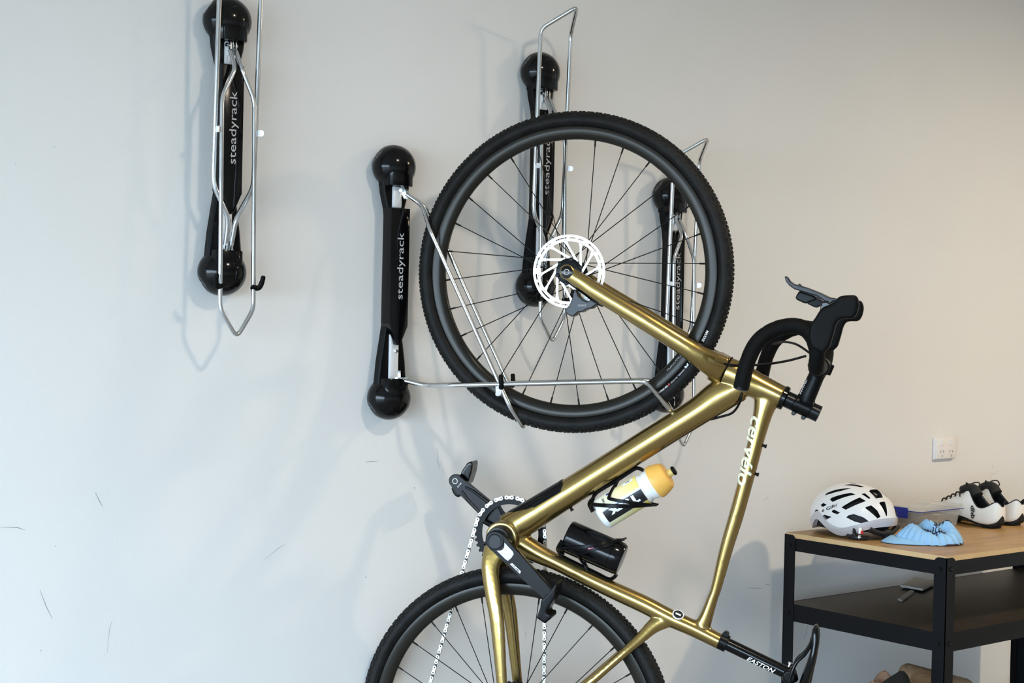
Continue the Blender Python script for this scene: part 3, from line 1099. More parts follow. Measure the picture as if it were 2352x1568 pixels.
PED_L = bp(1264, 1367, 0.075)
cr = MB()
A, B = W(BB, 0.070), W(PED_L, 0.078)
d = (B - A)
poly = bar_poly(A, Vector((B.x, A.y, B.z)), 0.0225, 0.0135)
off = YN * 0.016
cen = sum(poly, Vector()) / len(poly)
rings = [[cen + (p - cen) * 0.97 for p in poly], [p + YN * 0.0015 for p in poly], [p + YN * 0.0125 for p in poly], [p + YN * 0.0155 + (cen - p) * 0.05 for p in poly]]
cr.loft(rings)
crank = cr.build('crank_arm', 'crank_black', bike, 30)
dd = (Vector((B.x, A.y, B.z)) - A).normalized()
sd2 = Vector((-dd.z, 0, dd.x))
f0 = A + YN * 0.0158
mb = MB()
mb.lathe([(0, 0.0195), (0.002, 0.0193), (0.0024, 0.0175), (0.0016, 0.0135)], f0, YN, 32)
mb.build('crank_bolt_ring', 'anodised', crank)
MB().lathe([(0, 0.0128), (0.0022, 0.0128)], f0, YN, 28).build('crank_bolt', 'print_black', crank)
sil = [f0 + dd * a + sd2 * b for a, b in ((0.0175, 0.0125), (0.044, 0.0118), (0.049, 0.0095), (0.051, 0.0), (0.050, -0.0105), (0.044, -0.0118), (0.0175, -0.0125), (0.0235, -0.006), (0.0252, 0.0), (0.0235, 0.006))]
MB().prism([p + YN * -0.0005 for p in sil], YN * 0.0016).build('crank_recess', 'crank_silver', crank, None)
lab = [f0 + dd * a + sd2 * b for a, b in ((0.058, -0.0125), (0.060, -0.0072), (0.086, -0.0063), (0.088, -0.0115))]
st_ = MB().prism([p for p in lab], YN * 0.0006).build('sticker', 'print_white', crank, None)
pm = sum(lab, Vector()) / 4 + YN * 0.0009
print_on('lettering', text2d('SRAM', 0.0036, 0.020, shear=0.2, bold=0.01), flat_place(pm, dd, sd2 if sd2.x > 0 else -sd2), 'print_black', st_)
ped_px = [(1286, 1331), (1279, 1340), (1270, 1353), (1259, 1364), (1250, 1374), (1248, 1390), (1242, 1407), (1240, 1413), (1249, 1419), (1259, 1426), (1274, 1413), (1271, 1402), (1265, 1405), (1263, 1397), (1270, 1386), (1282, 1366), (1287, 1338)]
mb = MB().prism([bp(x, y, 0.115) + YN * -0.024 for x, y in ped_px], YN * 0.056)
link('pedal', remeshed(mb, 0.002, 5, mats='black_satin'), bike)
MB().tube([W(PED_L, 0.075), W(PED_L, 0.10)], 0.008, 12).build('pedal_axle', 'anodised', bike)

PED_R = bp(1050, 1103, -0.075)
A2, B2 = W(BB, -0.060), W(PED_R, -0.060)
poly = bar_poly(A2, B2, 0.024, 0.0155)
rb_ = MB()
cen = sum(poly, Vector()) / len(poly)
rb_.loft([[p + YN * -0.012 for p in poly], [p for p in poly], [p + YN * 0.0015 + (cen - p) * 0.02 for p in poly]])
crank2 = rb_.build('crank_arm', 'crank_black', bike, 30)
d2 = (B2 - A2).normalized()
s2 = Vector((-d2.z, 0, d2.x))
L2 = (B2 - A2).length
rec = MB()
for sg in (1, -1):
    rec.tube([A2 + d2 * (L2 * 0.45) + s2 * (sg * 0.0165) + YN * 0.001, A2 + d2 * (L2 * 0.72) + s2 * (sg * 0.0118) + YN * 0.001, A2 + d2 * (L2 - 0.026) + s2 * (sg * 0.006) + YN * 0.001], [0.0042, 0.0036, 0.0028], 10)
rec.build('rib', 'crank_black', crank2)['kind'] = 'stuff'
MB().tube([B2 + YN * 0.002 + Vector((math.cos(a), 0, math.sin(a))) * 0.0058 for a in [2 * math.pi * k / 20 for k in range(20)]], 0.0010, 6, loop=True).build('ring', 'steel_bright', crank2)
MB().lathe([(0.0015, 0.0052), (0.002, 0.0052)], B2, YN, 16).build('axle_hole', 'print_black', crank2)
q = B2 + d2 * -0.0135 + YN * 0.0023
print_on('lettering', text2d('211104', 0.0035, 0.0135, bold=0.01), flat_place(q, s2 if s2.x > 0 else -s2, d2), 'print_white', crank2)
ped2 = [(1089, 1057), (1079, 1061), (1068, 1077), (1060, 1093), (1048, 1108), (1042, 1120), (1046, 1130), (1052, 1138), (1060, 1140), (1068, 1128), (1072, 1116), (1080, 1108), (1088, 1084), (1091, 1065)]
mb = MB().prism([bp(x, y, -0.105) + YN * -0.028 for x, y in ped2], YN * 0.050)
link('pedal', remeshed(mb, 0.002, 5, mats='black_gloss'), bike)

RC = W(BB, WR)
ring_o = MB()
nt = 40
prof_o, prof_i = [], []
for k in range(nt * 6):
    a = 2 * math.pi * k / (nt * 6)
    f = k % 6
    r = (0.0788, 0.0795, 0.0840, 0.0842, 0.0840, 0.0795)[f]
    dd_ = Vector((math.cos(a), 0, math.sin(a)))
    prof_o.append(dd_ * r)
    prof_i.append(dd_ * 0.0655)
n = len(prof_o)
for k in range(n):
    j = (k + 1) % n
    a, b, c, d_ = prof_i[k], prof_o[k], prof_o[j], prof_i[j]
    ring_o.prism([RC + a - YN * 0.0012, RC + b - YN * 0.0012, RC + c - YN * 0.0012, RC + d_ - YN * 0.0012], YN * 0.0024)
for k in range(8):
    a = math.radians(25 + 45 * k)
    b = a + math.radians(18 if k % 2 else -18)
    p, q = Vector((math.cos(a), 0, math.sin(a))) * 0.067, Vector((math.cos(b), 0, math.sin(b))) * 0.016
    ring_o.tube([RC + q, RC + p], [0.006, 0.0042], 8, side=(0, 1, 0), ratio=0.6)
ring_o.lathe([(-0.006, 0.018), (-0.005, 0.024), (0.005, 0.024), (0.006, 0.018)], RC, YN, 28)
ring_o.build('chainring', 'black_satin', bike, 25)
MB().tube([W(BB, 0.085), W(BB, -0.07)], 0.0145, 20).build('spindle', 'anodised', bike)
MB().lathe([(0.030, 0.0290), (0.060, 0.0275), (0.068, 0.0255), (0.0685, 0.020)], BB0, YN, 32).build('crank_shadow_ring', 'print_black', bike)  # black ring added in place of the dark shadow around the crank boss

# cassette behind the rear hub
cs = MB()
for k, (r, w) in enumerate(((0.096, -0.022), (0.084, -0.026), (0.074, -0.030), (0.064, -0.034), (0.054, -0.038), (0.044, -0.042), (0.034, -0.046))):
    m_ = int(r * 460)
    ring = []
    for j in range(m_ * 4):
        a = 2 * math.pi * j / (m_ * 4)
        rr = r + (0.0035 if j % 4 in (1, 2) else 0)
        ring.append(REAR + Vector((math.cos(a) * rr, 0, math.sin(a) * rr)) + YN * w)
    cs.prism(ring, YN * 0.002)
cs.build('cassette', 'anodised', bike, 30)

# chain: bright outer links and dark inner links, one object each
chain = link('chain', None, bike)
PITCH_R = 0.0809
cst = bp(1250, 1600, WR)                       # the run down to the cassette
low = bp(985, 1580, WR)                        # the run down to the derailleur


def tangent(P, C, r, side):
    v = P - C
    v = Vector((v.x, 0, v.z))
    L = v.length
    base = math.atan2(v.z, v.x)
    al = math.acos(r / L)
    a = base + side * al
    return a


a_r = tangent(cst, RC, PITCH_R, 1)
a_l = tangent(low, RC, PITCH_R, -1)
while a_l < a_r:
    a_l += 2 * math.pi
pts = [cst]
for k in range(41):
    a = a_r + (a_l - a_r) * k / 40
    pts.append(RC + Vector((math.cos(a), 0, math.sin(a))) * PITCH_R)
pts.append(low)
cum = [0.0]
for i in range(1, len(pts)):
    cum.append(cum[-1] + (pts[i] - pts[i - 1]).length)


def along(s):
    for i in range(1, len(pts)):
        if cum[i] >= s:
            t = (s - cum[i - 1]) / (cum[i] - cum[i - 1])
            return pts[i - 1].lerp(pts[i], t)
    return pts[-1]


def link_mesh(outer):
    mb = MB()
    hl = 0.00635
    r, wst = (0.0043, 0.0028) if outer else (0.0037, 0.0021)
    outl = []
    for k in range(9):
        a = math.pi / 2 + math.pi * k / 8 * 1.0
        outl.append((-hl + r * math.cos(a), r * math.sin(a)))
    outl.append((0, -wst))
    for k in range(9):
        a = -math.pi / 2 + math.pi * k / 8
        outl.append((hl + r * math.cos(a), r * math.sin(a)))
    outl.append((0, wst))
    for y in ((-0.0034, 0.0026) if outer else (-0.0024, 0.0016)):
        mb.prism([Vector((x, y, z)) for x, z in outl], (0, 0.0008, 0), 0)
    if outer:
        for x in (-hl, hl):
            mb.lathe([(-0.0036, 0.0017), (0.0036, 0.0017)], (x, 0, 0), (0, 1, 0), 10, 1)
    else:
        for x in (-hl, hl):
            mb.lathe([(-0.0016, 0.0036), (0.0016, 0.0036)], (x, 0, 0), (0, 1, 0), 10, 1)
    return mb.mesh('link', ['chain_steel' if outer else 'chain_dark', 'chain_dark'], 30)


LM = (link_mesh(True), link_mesh(False))
s, i = 0.004, 0
while s + 0.0127 < cum[-1]:
    p, q = along(s), along(s + 0.0127)
    c = (p + q) / 2
    o = link('link', LM[i % 2], chain)
    o.location = c
    o.rotation_euler = (0, -math.atan2(q.z - p.z, q.x - p.x), 0)
    s += 0.0127
    i += 1

# ---- protector on the down tube, small bolts, cables
A, B = bp(1186, 1204), bp(1309, 1129.5)
dd = (B - A).normalized()
nn = YN.cross(dd)
nn = nn if nn.x < 0 else -nn
mb = MB()
rings = []
for k in range(13):
    t = k / 12
    c = A.lerp(B, t)
    sc_ = 0.0335 - 0.0015 * t
    a0 = math.radians(-72 + (10 if k == 12 else 0)), math.radians(72 - (26 if k == 12 else 0))
    rings.append([c + nn * (math.cos(a0[0] + (a0[1] - a0[0]) * j / 14) * sc_ * 1.03) + YN * (math.sin(a0[0] + (a0[1] - a0[0]) * j / 14) * (0.0292 - 0.0015 * t)) for j in range(15)])
inner = [[p - (p - A.lerp(B, k / 12)).normalized() * 0.0035 for p in r] for k, r in enumerate(rings)]
mb.loft([r + list(reversed(q)) for r, q in zip(rings, inner)])
mb.build('tube_protector', 'black_gloss', bike)
for x, y, vx, vy in ((1753, 1023, 1, .3), (1735, 1088, 1, .3), (1311, 1166, .5, .85)):
    v = bp(x + vx * 10, y + vy * 10) - bp(x, y)
    MB().lathe([(-0.006, 0.0032), (0.004, 0.0032), (0.0042, 0.0042), (0.0075, 0.0042)], bp(x, y), v, 12).build('bolt', 'black_satin', bike)
for rows, r in (([(1627, 831, .030), (1650, 833, .034), (1700, 839, .02), (1760, 836, .0), (1810, 828, -.02), (1852, 817, -.02)], 0.0026),
                ([(1776, 790, -.15), (1800, 785, -.11), (1830, 791, -.06), (1862, 812, -.02)], 0.0026),
                ([(1704, 902, .02), (1702, 915, .02), (1694, 934, .01), (1680, 949, .0), (1655, 957, .0), (1632, 963, .0)], 0.0026)):
    MB().tube(spline([bp(*q) for q in rows], 6), r, 10).build('cable', 'black_satin', bike)
MB().ellipsoid(bp(1628, 831, .029), (0.010, 0.004, 0.006), 16, 10).build('cable_port', 'black_rubber', bike)
# badge on the seat tube
_sa, _sb = bp(1540, 1419), bp(1590, 1441)
_sd = (_sb - _sa).normalized()
_sp = YN.cross(_sd)
_sp = _sp if _sp.z > 0 else -_sp
_bn = (_sp * 0.80 + YN * 0.60).normalized()
c = bp(1553, 1424.5) + _sp * 0.0163 + YN * 0.0112
bd = MB().lathe([(-0.002, 0.0125), (0.0006, 0.0125)], c, _bn, 28).build('badge', 'print_white', frame)
MB().lathe([(0.0006, 0.0105), (0.0009, 0.0105)], c, _bn, 28).build('badge_centre', 'print_black', frame)
MB().prism([c + _bn * 0.001 + _sd * x + _bn.cross(_sd) * y for x, y in ((-0.006, -0.0022), (0.006, -0.0022), (0.006, 0.0022), (-0.006, 0.0022))], _bn * 0.0002).build('badge_mark', 'print_white', frame, None)

# cervelo lettering down the top tube, letter tops towards the handlebar
A, B = bp(1742, 958, 0.019), bp(1707, 1116, 0.019)
dd = (B - A)
Lt = dd.length
dd.normalize()
ee = Vector((dd.z, 0, -dd.x))
ee = ee if ee.x > 0 else -ee


_bvh = BVHTree.FromPolygons([v.co for v in frame.data.vertices], [tuple(p.vertices) for p in frame.data.polygons])


def tt_place(x, y):
    t = (x + Lt / 2) / Lt
    p = W(A.lerp(B, t), 0) + ee * (y - 0.0015)
    hit = _bvh.ray_cast(p + YN * 0.08, -YN)
    if hit[0] is None:
        return p + YN * 0.004
    return hit[0] + hit[1] * 0.0005 + YN * 0.0003


print_on('lettering', text2d('cerv\u00e9lo', 0.0265, Lt, shear=0.22, bold=0.022, cuts=14), tt_place, 'print_cream', frame)


# ---- bottle cages (bolted on) and what they hold
def cyl_point(px, py, A, ax, r, grow=1.0):
    """point on the near side of the cylinder seen at that pixel"""
    w = r * 0.8
    for _ in range(6):
        p = bp(px, py, w)
        v = p - A
        v.y = 0
        q = v - ax * v.dot(ax)
        w = math.sqrt(max((r * 0.25) ** 2, r * r - q.length_squared)) if q.length < r * 1.0 else 0.25 * r
    return bp(px, py, w * grow)


def ribbon(mb, pts, A, ax, hw, ht, far=False):
    P = spline(pts, 6)
    rings = []
    for i, p in enumerate(P):
        t = (P[min(i + 1, len(P) - 1)] - P[max(i - 1, 0)]).normalized()
        v = p - A
        nrm = (v - ax * v.dot(ax)).normalized()
        nrm = (nrm - t * nrm.dot(t)).normalized()
        b = t.cross(nrm)
        k = 1.0
        ring = [p + b * hw * x + nrm * ht * y for x, y in ((1, .5), (.8, 1), (-.8, 1), (-1, .5), (-1, -.5), (-.8, -1), (.8, -1), (1, -.5))]
        if far:
            ring = [Vector((q.x, -q.y, q.z)) for q in ring]
        rings.append(ring)
    mb.loft(rings)


mpx = bpx(1440, 1150)
BC, BR = bp(1509, 1104), 0.0365
bax = (bp(1546, 1081.5) - BC).normalized()
BBASE = BC - bax * (155 * mpx)
cage = MB()
for far in (False, True):
    for rows, hw in (([(1356, 1152), (1362, 1158), (1400, 1161), (1450, 1162), (1500, 1160), (1508, 1160)], 0.0042),
                     ([(1420, 1100), (1408, 1120), (1399, 1140), (1404, 1146), (1450, 1154), (1500, 1160)], 0.0036),
                     ([(1368, 1134), (1358, 1146), (1354, 1156), (1358, 1166), (1362, 1174)], 0.0050)):
        ribbon(cage, [cyl_point(x, y, BBASE, bax, BR + 0.002, 1.02) for x, y in rows], BBASE, bax, hw, 0.0016, far)
cage.tube(spline([bp(1362, 1143), bp(1372, 1130), bp(1420, 1101), bp(1455, 1078), bp(1466, 1075), bp(1478, 1080)], 6), 0.0042, 12, side=(0, 1, 0), ratio=2.0)
cage.build('bottle_cage', 'black_satin', bike)

CA0, CA1 = bp(1302, 1230), bp(1429.5, 1285.5)
cax = (CA1 - CA0).normalized()
cage = MB()
for far in (False, True):
    for rows, hw in (([(1283, 1262), (1300, 1259), (1345, 1255), (1385, 1248), (1420, 1242), (1435, 1238)], 0.0042),
                     ([(1350, 1312), (1338, 1292), (1329, 1277), (1332, 1272), (1370, 1260), (1410, 1248)], 0.0034),
                     ([(1292, 1242), (1284, 1255), (1282, 1264), (1288, 1276)], 0.0050)):
        ribbon(cage, [cyl_point(x, y, CA0, cax, BR + 0.002, 1.02) for x, y in rows], CA0, cax, hw, 0.0016, far)
cage.tube(spline([bp(1288, 1276), bp(1320, 1292), bp(1370, 1316), bp(1396, 1329), bp(1408, 1327), bp(1416, 1319)], 6), 0.0042, 12, side=(0, 1, 0), ratio=2.0)
cage.build('bottle_cage', 'black_satin', bike)

# the white drinks bottle, a thing of its own
bot = thing('water_bottle', 'white and yellow drinks bottle with orange cap in the bicycle frame', 'bottle', BO, BANG)
prof = [(0, 22), (0.5, 31), (5, 36), (8, 37), (114, 37), (122, 35), (127, 32.5), (132, 32.5), (136, 34.5), (150, 35.5), (151, 30)]
body = MB().lathe([(a * mpx, b * mpx) for a, b in prof], BBASE, bax, 48).build('body', 'white_plastic', bot)
prof = [(147, 36), (147, 39), (149, 39.6), (156, 39.2), (170, 35.5), (181, 30.8), (184, 27), (185, 10)]
MB().lathe([(a * mpx, b * mpx) for a, b in prof], BBASE, bax, 40).build('cap', 'bottle_cap', bot, 28)
spt = MB().lathe([(a * mpx, b * mpx) for a, b in [(184, 9.5), (196, 8.5), (198, 8)]], BBASE, bax, 24).build('spout', 'bottle_spout', bot)
MB().lathe([(a * mpx, b * mpx) for a, b in [(197, 9), (198, 11), (202, 11), (204, 9), (203, 5)]], BBASE, bax, 24).build('nozzle', 'black_rubber', spt)
bq = Vector((-bax.z, 0, bax.x))
bq = bq if bq.z < 0 else -bq


def on_bottle(s, th, r=37.0):
    return BBASE + bax * (s * mpx) + bq * ((r + 0.35) * mpx * math.sin(th)) + YN * ((r + 0.35) * mpx * math.cos(th))


def patch(name, s0, s1, t0, t1, m, par, ns=8, nt_=10, lift=0.0, cols=None):
    vs, fs, cl_ = [], [], []
    for i in range(ns + 1):
        for j in range(nt_ + 1):
            t = math.radians(t0 + (t1 - t0) * j / nt_)
            vs.append(on_bottle(s0 + (s1 - s0) * i / ns, t, 37.0 + lift))
            if cols:
                cl_.append(tuple(a + (b - a) * i / ns for a, b in zip(*cols)) + (1,))
    for i in range(ns):
        for j in range(nt_):
            a = i * (nt_ + 1) + j
            fs.append((a, a + 1, a + nt_ + 2, a + nt_ + 1))
    me = bpy.data.meshes.new(name)
    me.from_pydata(vs, [], fs)
    if cols:
        at = me.color_attributes.new('print', 'FLOAT_COLOR', 'POINT')
        for k, c in enumerate(cl_):
            at.data[k].color = c
    me.materials.append(MATS[m])
    me.polygons.foreach_set('use_smooth', [True] * len(fs))
    return link(name, me, par)


pm_ = mat('print_gradient', (0.8, 0.7, 0.3), 0.42)
a_ = pm_.node_tree.nodes.new('ShaderNodeAttribute')
a_.attribute_name = 'print'
vo = pm_.node_tree.nodes.new('ShaderNodeTexVoronoi')
vo.inputs['Scale'].default_value = 330
vo.inputs['Randomness'].default_value = 0.0
tc_ = pm_.node_tree.nodes.new('ShaderNodeTexCoord')
mr = pm_.node_tree.nodes.new('ShaderNodeMapRange')
mr.inputs['From Min'].default_value = 0.28
mr.inputs['From Max'].default_value = 0.34
mx = pm_.node_tree.nodes.new('ShaderNodeMix')
mx.data_type = 'RGBA'
mx.inputs['A'].default_value = (0.86, 0.83, 0.62, 1)
pm_.node_tree.links.new(tc_.outputs['Object'], vo.inputs['Vector'])
pm_.node_tree.links.new(vo.outputs['Distance'], mr.inputs['Value'])
pm_.node_tree.links.new(mr.outputs['Result'], mx.inputs['Factor'])
pm_.node_tree.links.new(a_.outputs['Color'], mx.inputs['B'])
pm_.node_tree.links.new(mx.outputs['Result'], pm_.node_tree.nodes['Principled BSDF'].inputs['Base Color'])
patch('label_yellow', 12, 119, -80, -14, 'print_gradient', body, cols=((0.86, 0.85, 0.74), (0.90, 0.72, 0.14)))
patch('label_yellow', 14, 119, 43, 78, 'print_gradient', body, cols=((0.80, 0.78, 0.55), (0.62, 0.47, 0.03)))
patch('label_black', 16, 120, -5, 42, 'print_black', body, lift=0.05)
patch('label_grey', 16, 120, -9, -5, 'print_grey', body, lift=0.05)
patch('label_white', 84, 112, -70, -52, 'print_white', body, lift=0.05)
print_on('lettering', text2d('Tacx', 0.019, 0.072, bold=0.05, cuts=8), lambda x, y: on_bottle(68 - x / mpx, math.radians(15) + y / BR, 37.15), 'print_white', body)
print_on('lettering', text2d('Tacx', 0.007, 0.018, bold=0.03), lambda x, y: on_bottle(28 - y / mpx, math.radians(-40) - x / BR, 37.15), 'print_black', body)
print_on('lettering', text2d('bio', 0.006, 0.010, bold=0.03), lambda x, y: on_bottle(98 - x / mpx, math.radians(-60) + y / BR, 37.15), 'print_black', body)
patch('label_blue', 40, 52, -66, -56, 'box_blue', body, lift=0.06)

# the black tool canister in the second cage
can = thing('tool_canister', 'black tool canister strapped in the cage on the seat tube', 'canister', BO, BANG)
Lc = (CA1 - CA0).length
cb = MB().lathe([(0, 0.030), (0.0005, 0.0335), (0.003, 0.0358), (0.006, 0.0362), (Lc * 0.80, 0.0362), (Lc * 0.803, 0.0355), (Lc * 0.806, 0.0362), (Lc - 0.008, 0.0362), (Lc - 0.002, 0.0335), (Lc, 0.032), (Lc + 0.0005, 0.020)],
                CA0, cax, 44).build('body', 'black_gloss', can)
ct = [cyl_point(x, y, CA0, cax, BR + 0.0004, 1.0) for x, y in ((1350.5, 1258), (1363, 1256), (1365, 1259), (1352, 1262))]
MB().add([p + YN * 0.001 for p in ct], [(0, 1, 2, 3)]).build('tag', 'print_pink', can, None)

# ------------------------------------------------------------------ workbench
X0, YB_, YF_ = 3.137083 * K, -0.12082 * K, (-0.12082 - 0.509103) * K
X1 = X0 + 1.16
Z1, Z2, Z3, Z4, ZT = [H + v * K for v in (-0.538526, -0.572765, -0.714347, -0.760576, -0.530048)]
Z5 = 0.15
PW = 0.0363 * K
bench = thing('workbench', 'black steel workbench with a wooden top standing near the wall', 'workbench', (X0, YF_, 0))


def L_(p):
    return Vector(p) - Vector((X0, YF_, 0))


for cx, cy, sx, sy in ((X0, YF_, 1, 1), (X0, YB_, 1, -1), (X1, YF_, -1, 1), (X1, YB_, -1, -1)):
    mb = MB()
    for ax_ in (0, 1):
        prof = [(0, 0), (PW, 0), (PW, ZT - 0.010), (PW - 0.004, ZT - 0.004), (PW - 0.011, ZT), (0, ZT)]
        if ax_ == 0:
            mb.prism([L_((cx + sx * a, cy, z)) for a, z in prof], (0, sy * 0.002, 0))
        else:
            mb.prism([L_((cx, cy + sy * a, z)) for a, z in prof], (sx * 0.002, 0, 0))
    post = mb.build('leg', 'bench_steel', bench, None)
    for z in ((Z1 + Z2) / 2 - 0.002, (Z3 + Z4) / 2 - 0.002):
        MB().lathe([(-0.001, 0.0055), (0.002, 0.0055), (0.004, 0.0042), (0.0042, 0.0018)], L_((cx + sx * 0.0195, cy, z)), (0, -sy, 0), 14).build('bolt', 'anodised', post)
        MB().lathe([(-0.001, 0.0055), (0.002, 0.0055), (0.004, 0.0042), (0.0042, 0.0018)], L_((cx, cy + sy * 0.0195, z)), (-sx, 0, 0), 14).build('bolt', 'anodised', post)
for zt, zb in ((Z1, Z2), (Z3, Z4), (Z5, Z5 - 0.035)):
    for x, s in ((X0 + 0.0022, 1), (X1 - 0.0022, -1)):
        mb = MB().box(L_((x + s * 0.001, (YB_ + YF_) / 2, (zt + zb) / 2)), (0.002, YB_ - YF_ - 0.006, zt - zb))
        mb.box(L_((x + s * 0.012, (YB_ + YF_) / 2, zt - 0.001 - 0.012)), (0.024, YB_ - YF_ - 0.006, 0.002))
        mb.build('rail', 'bench_steel', bench, None)
    for y, s in ((YF_ + 0.0022, 1), (YB_ - 0.0022, -1)):
        mb = MB().box(L_(((X0 + X1) / 2, y + s * 0.001, (zt + zb) / 2)), (X1 - X0 - 0.006, 0.002, zt - zb))
        mb.box(L_(((X0 + X1) / 2, y + s * 0.012, zt - 0.001 - 0.012)), (X1 - X0 - 0.006, 0.024, 0.002))
        mb.build('rail', 'bench_steel', bench, None)
ZB = Z1 + 0.0125
mb = MB()
mb.box(L_(((X0 + X1) / 2, (YB_ + YF_) / 2, (Z1 - 0.004 + ZB) / 2)), (X1 - X0 - 0.0055, YB_ - YF_ - 0.0055, ZB - Z1 + 0.004))
top = mb.build('worktop', ['bench_edge', 'bench_wood'], bench, None)
for p in top.data.polygons:
    p.material_index = 1 if abs(p.normal.z) > 0.9 else 0
for z in (Z3, Z5):
    MB().box(L_(((X0 + X1) / 2, (YB_ + YF_) / 2, z - 0.006)), (X1 - X0 - 0.010, YB_ - YF_ - 0.010, 0.011)).build('shelf', 'shelf_board', bench, None)

# ------------------------------------------------------------------ helmet
HC = Vector((3.343, -0.253, ZB))
helm = thing('helmet', 'white vented cycling helmet on the wooden worktop', 'helmet', HC, math.pi / 2)
hz, ha, hb, hcz = 0.050, 0.127, 0.099, 0.092
TILT = 0.05


def rim_z(ph):
    c = math.cos(ph)                # 1 at the front
    s = abs(math.sin(ph))
    z = 0.010 + 0.018 * (1 - c) / 2
    z += 0.030 * math.exp(-((c - 0.38) / 0.26) ** 2)
    z -= 0.012 * math.exp(-((c + 0.30) / 0.28) ** 2)
    z += 0.012 * math.exp(-((c + 1.0) / 0.25) ** 2)
    return z


def helm_pt(ph, th, k):
    return Vector((ha * k * math.cos(ph) * math.cos(th), hb * k * math.sin(ph) * math.cos(th) * (1 - 0.06 * math.cos(ph)), hz + hcz * k * math.sin(th)))


def shell_mesh(k0, k1, lo, hi, nu=72, nv=18):
    """closed shell between scales k1 (inside) and k0, from rim+lo up to the crown (hi None) or rim+hi"""
    mb = MB()
    outer, inner = [], []
    for i in range(nu):
        ph = 2 * math.pi * i / nu
        t0 = math.asin(max(-0.95, (rim_z(ph) + lo - hz) / hcz))
        t1 = math.pi / 2 * 0.985 if hi is None else math.asin(min(0.95, (rim_z(ph) + hi - hz) / hcz))
        outer.append([helm_pt(ph, t0 + (t1 - t0) * j / nv, k0) for j in range(nv + 1)])
        inner.append([helm_pt(ph, t0 + (t1 - t0) * j / nv, k1) for j in range(nv + 1)])
    rings = [o + list(reversed(n_)) for o, n_ in zip(outer, inner)]
    rings.append(rings[0])
    mb.loft(rings, True, False)
    if hi is None:
        mb.add([outer[i][-1] for i in range(nu)], [tuple(range(nu))])
        mb.add([inner[i][-1] for i in range(nu)], [tuple(range(nu - 1, -1, -1))])
    return mb


RH = Matrix.Rotation(math.pi / 2, 3, 'Z')


def on_helmet(px, py, k=1.0):
    """where that line of sight meets the helmet, in helmet space"""
    o = RH.transposed() @ (CAM - HC) - Vector((0, 0, hz))
    d = RH.transposed() @ ray(px, py)
    s = Vector((1 / (ha * k), 1 / (hb * k), 1 / (hcz * k)))
    o2, d2_ = Vector((o.x * s.x, o.y * s.y, o.z * s.z)), Vector((d.x * s.x, d.y * s.y, d.z * s.z))
    A, B, C = d2_.dot(d2_), 2 * o2.dot(d2_), o2.dot(o2) - 1
    D = B * B - 4 * A * C
    t = (-B - math.sqrt(max(D, 0))) / (2 * A)
    return o + d * t + Vector((0, 0, hz))


VENTS = [[(805, 280), (930, 262), (1080, 275), (1200, 315), (1120, 318), (980, 292)], [(440, 470), (480, 425), (650, 365), (955, 340), (760, 390), (560, 438)],
         [(545, 555), (570, 520), (950, 428), (1035, 462), (600, 598)], [(358, 655), (415, 612), (485, 650), (405, 690)],
         [(200, 910), (215, 830), (268, 735), (318, 750), (240, 860)], [(235, 1045), (270, 950), (330, 890), (440, 838), (578, 880), (320, 1035), (255, 1055)],
         [(580, 770), (625, 742), (742, 798), (690, 832), (600, 800)], [(770, 705), (800, 680), (1110, 515), (1228, 583), (850, 748)], [(1140, 450), (1210, 435), (1315, 530), (1280, 540)],
         [(1285, 395), (1310, 370), (1460, 358), (1550, 518), (1415, 532)], [(1210, 715), (1230, 695), (1325, 663), (1440, 760), (1502, 880), (1445, 912)],
         [(1480, 620), (1500, 598), (1585, 590), (1628, 865), (1610, 860)], [(858, 890), (900, 850), (1000, 828), (1170, 885), (1275, 960), (1230, 995), (1130, 995), (1020, 970)]]
cut = MB()
hcen = Vector((0, 0, hz))
for v in VENTS:
    P = [on_helmet(1840 + x / 8.254, 1080 + y / 8.254) for x, y in v]
    for mir in (False, True):
        Q = [Vector((p.x, -p.y, p.z)) for p in P] if mir else P
        cy_ = sum(q.y for q in Q) / len(Q)
        if mir and abs(cy_) < 0.03:
            continue
        n = len(Q)
        a = [hcen + (q - hcen) * 1.12 for q in Q]
        b = [hcen + (q - hcen) * 0.82 for q in Q]
        cut.add(a + b, [tuple(range(n - 1, -1, -1)), tuple(range(n, 2 * n))] + [(i, (i + 1) % n, (i + 1) % n + n, i + n) for i in range(n)])
so = shell_mesh(1.0, 0.90, 0.0, None).build('tmp', 'helmet_white', None, 40)
co = cut.build('tmpc', 'helmet_black', None, None)
bmod = so.modifiers.new('b', 'BOOLEAN')
bmod.object = co
bmod.operation = 'DIFFERENCE'
bmod.solver = 'EXACT'
bmod.material_mode = 'TRANSFER'
dg = bpy.context.evaluated_depsgraph_get()
sm = bpy.data.meshes.new_from_object(so.evaluated_get(dg))
bpy.data.objects.remove(so)
bpy.data.objects.remove(co)
set_smooth(sm, 30)
link('shell', sm, helm)
shell_mesh(1.018, 0.93, -0.002, 0.020, nv=5).build('lower_band', 'helmet_silver', helm, 50)
MB().ellipsoid((0, 0, hz), (ha * 0.87, hb * 0.87, hcz * 0.87), 40, 24, fn=lambda p, d: Vector((p.x, p.y, max(p.z, -0.030)))).build('liner', 'helmet_black', helm)
mb = MB().tube(spline([Vector((-0.105, 0.06, 0.030)), Vector((-0.112, 0.03, 0.020)), Vector((-0.118, 0, 0.016)), Vector((-0.112, -0.03, 0.020)), Vector((-0.105, -0.06, 0.030))], 5), 0.008, 10)
mb.ellipsoid((-0.116, 0.0, 0.016), (0.012, 0.020, 0.015), 18, 12)
mb.build('fit_dial', 'helmet_black', helm)
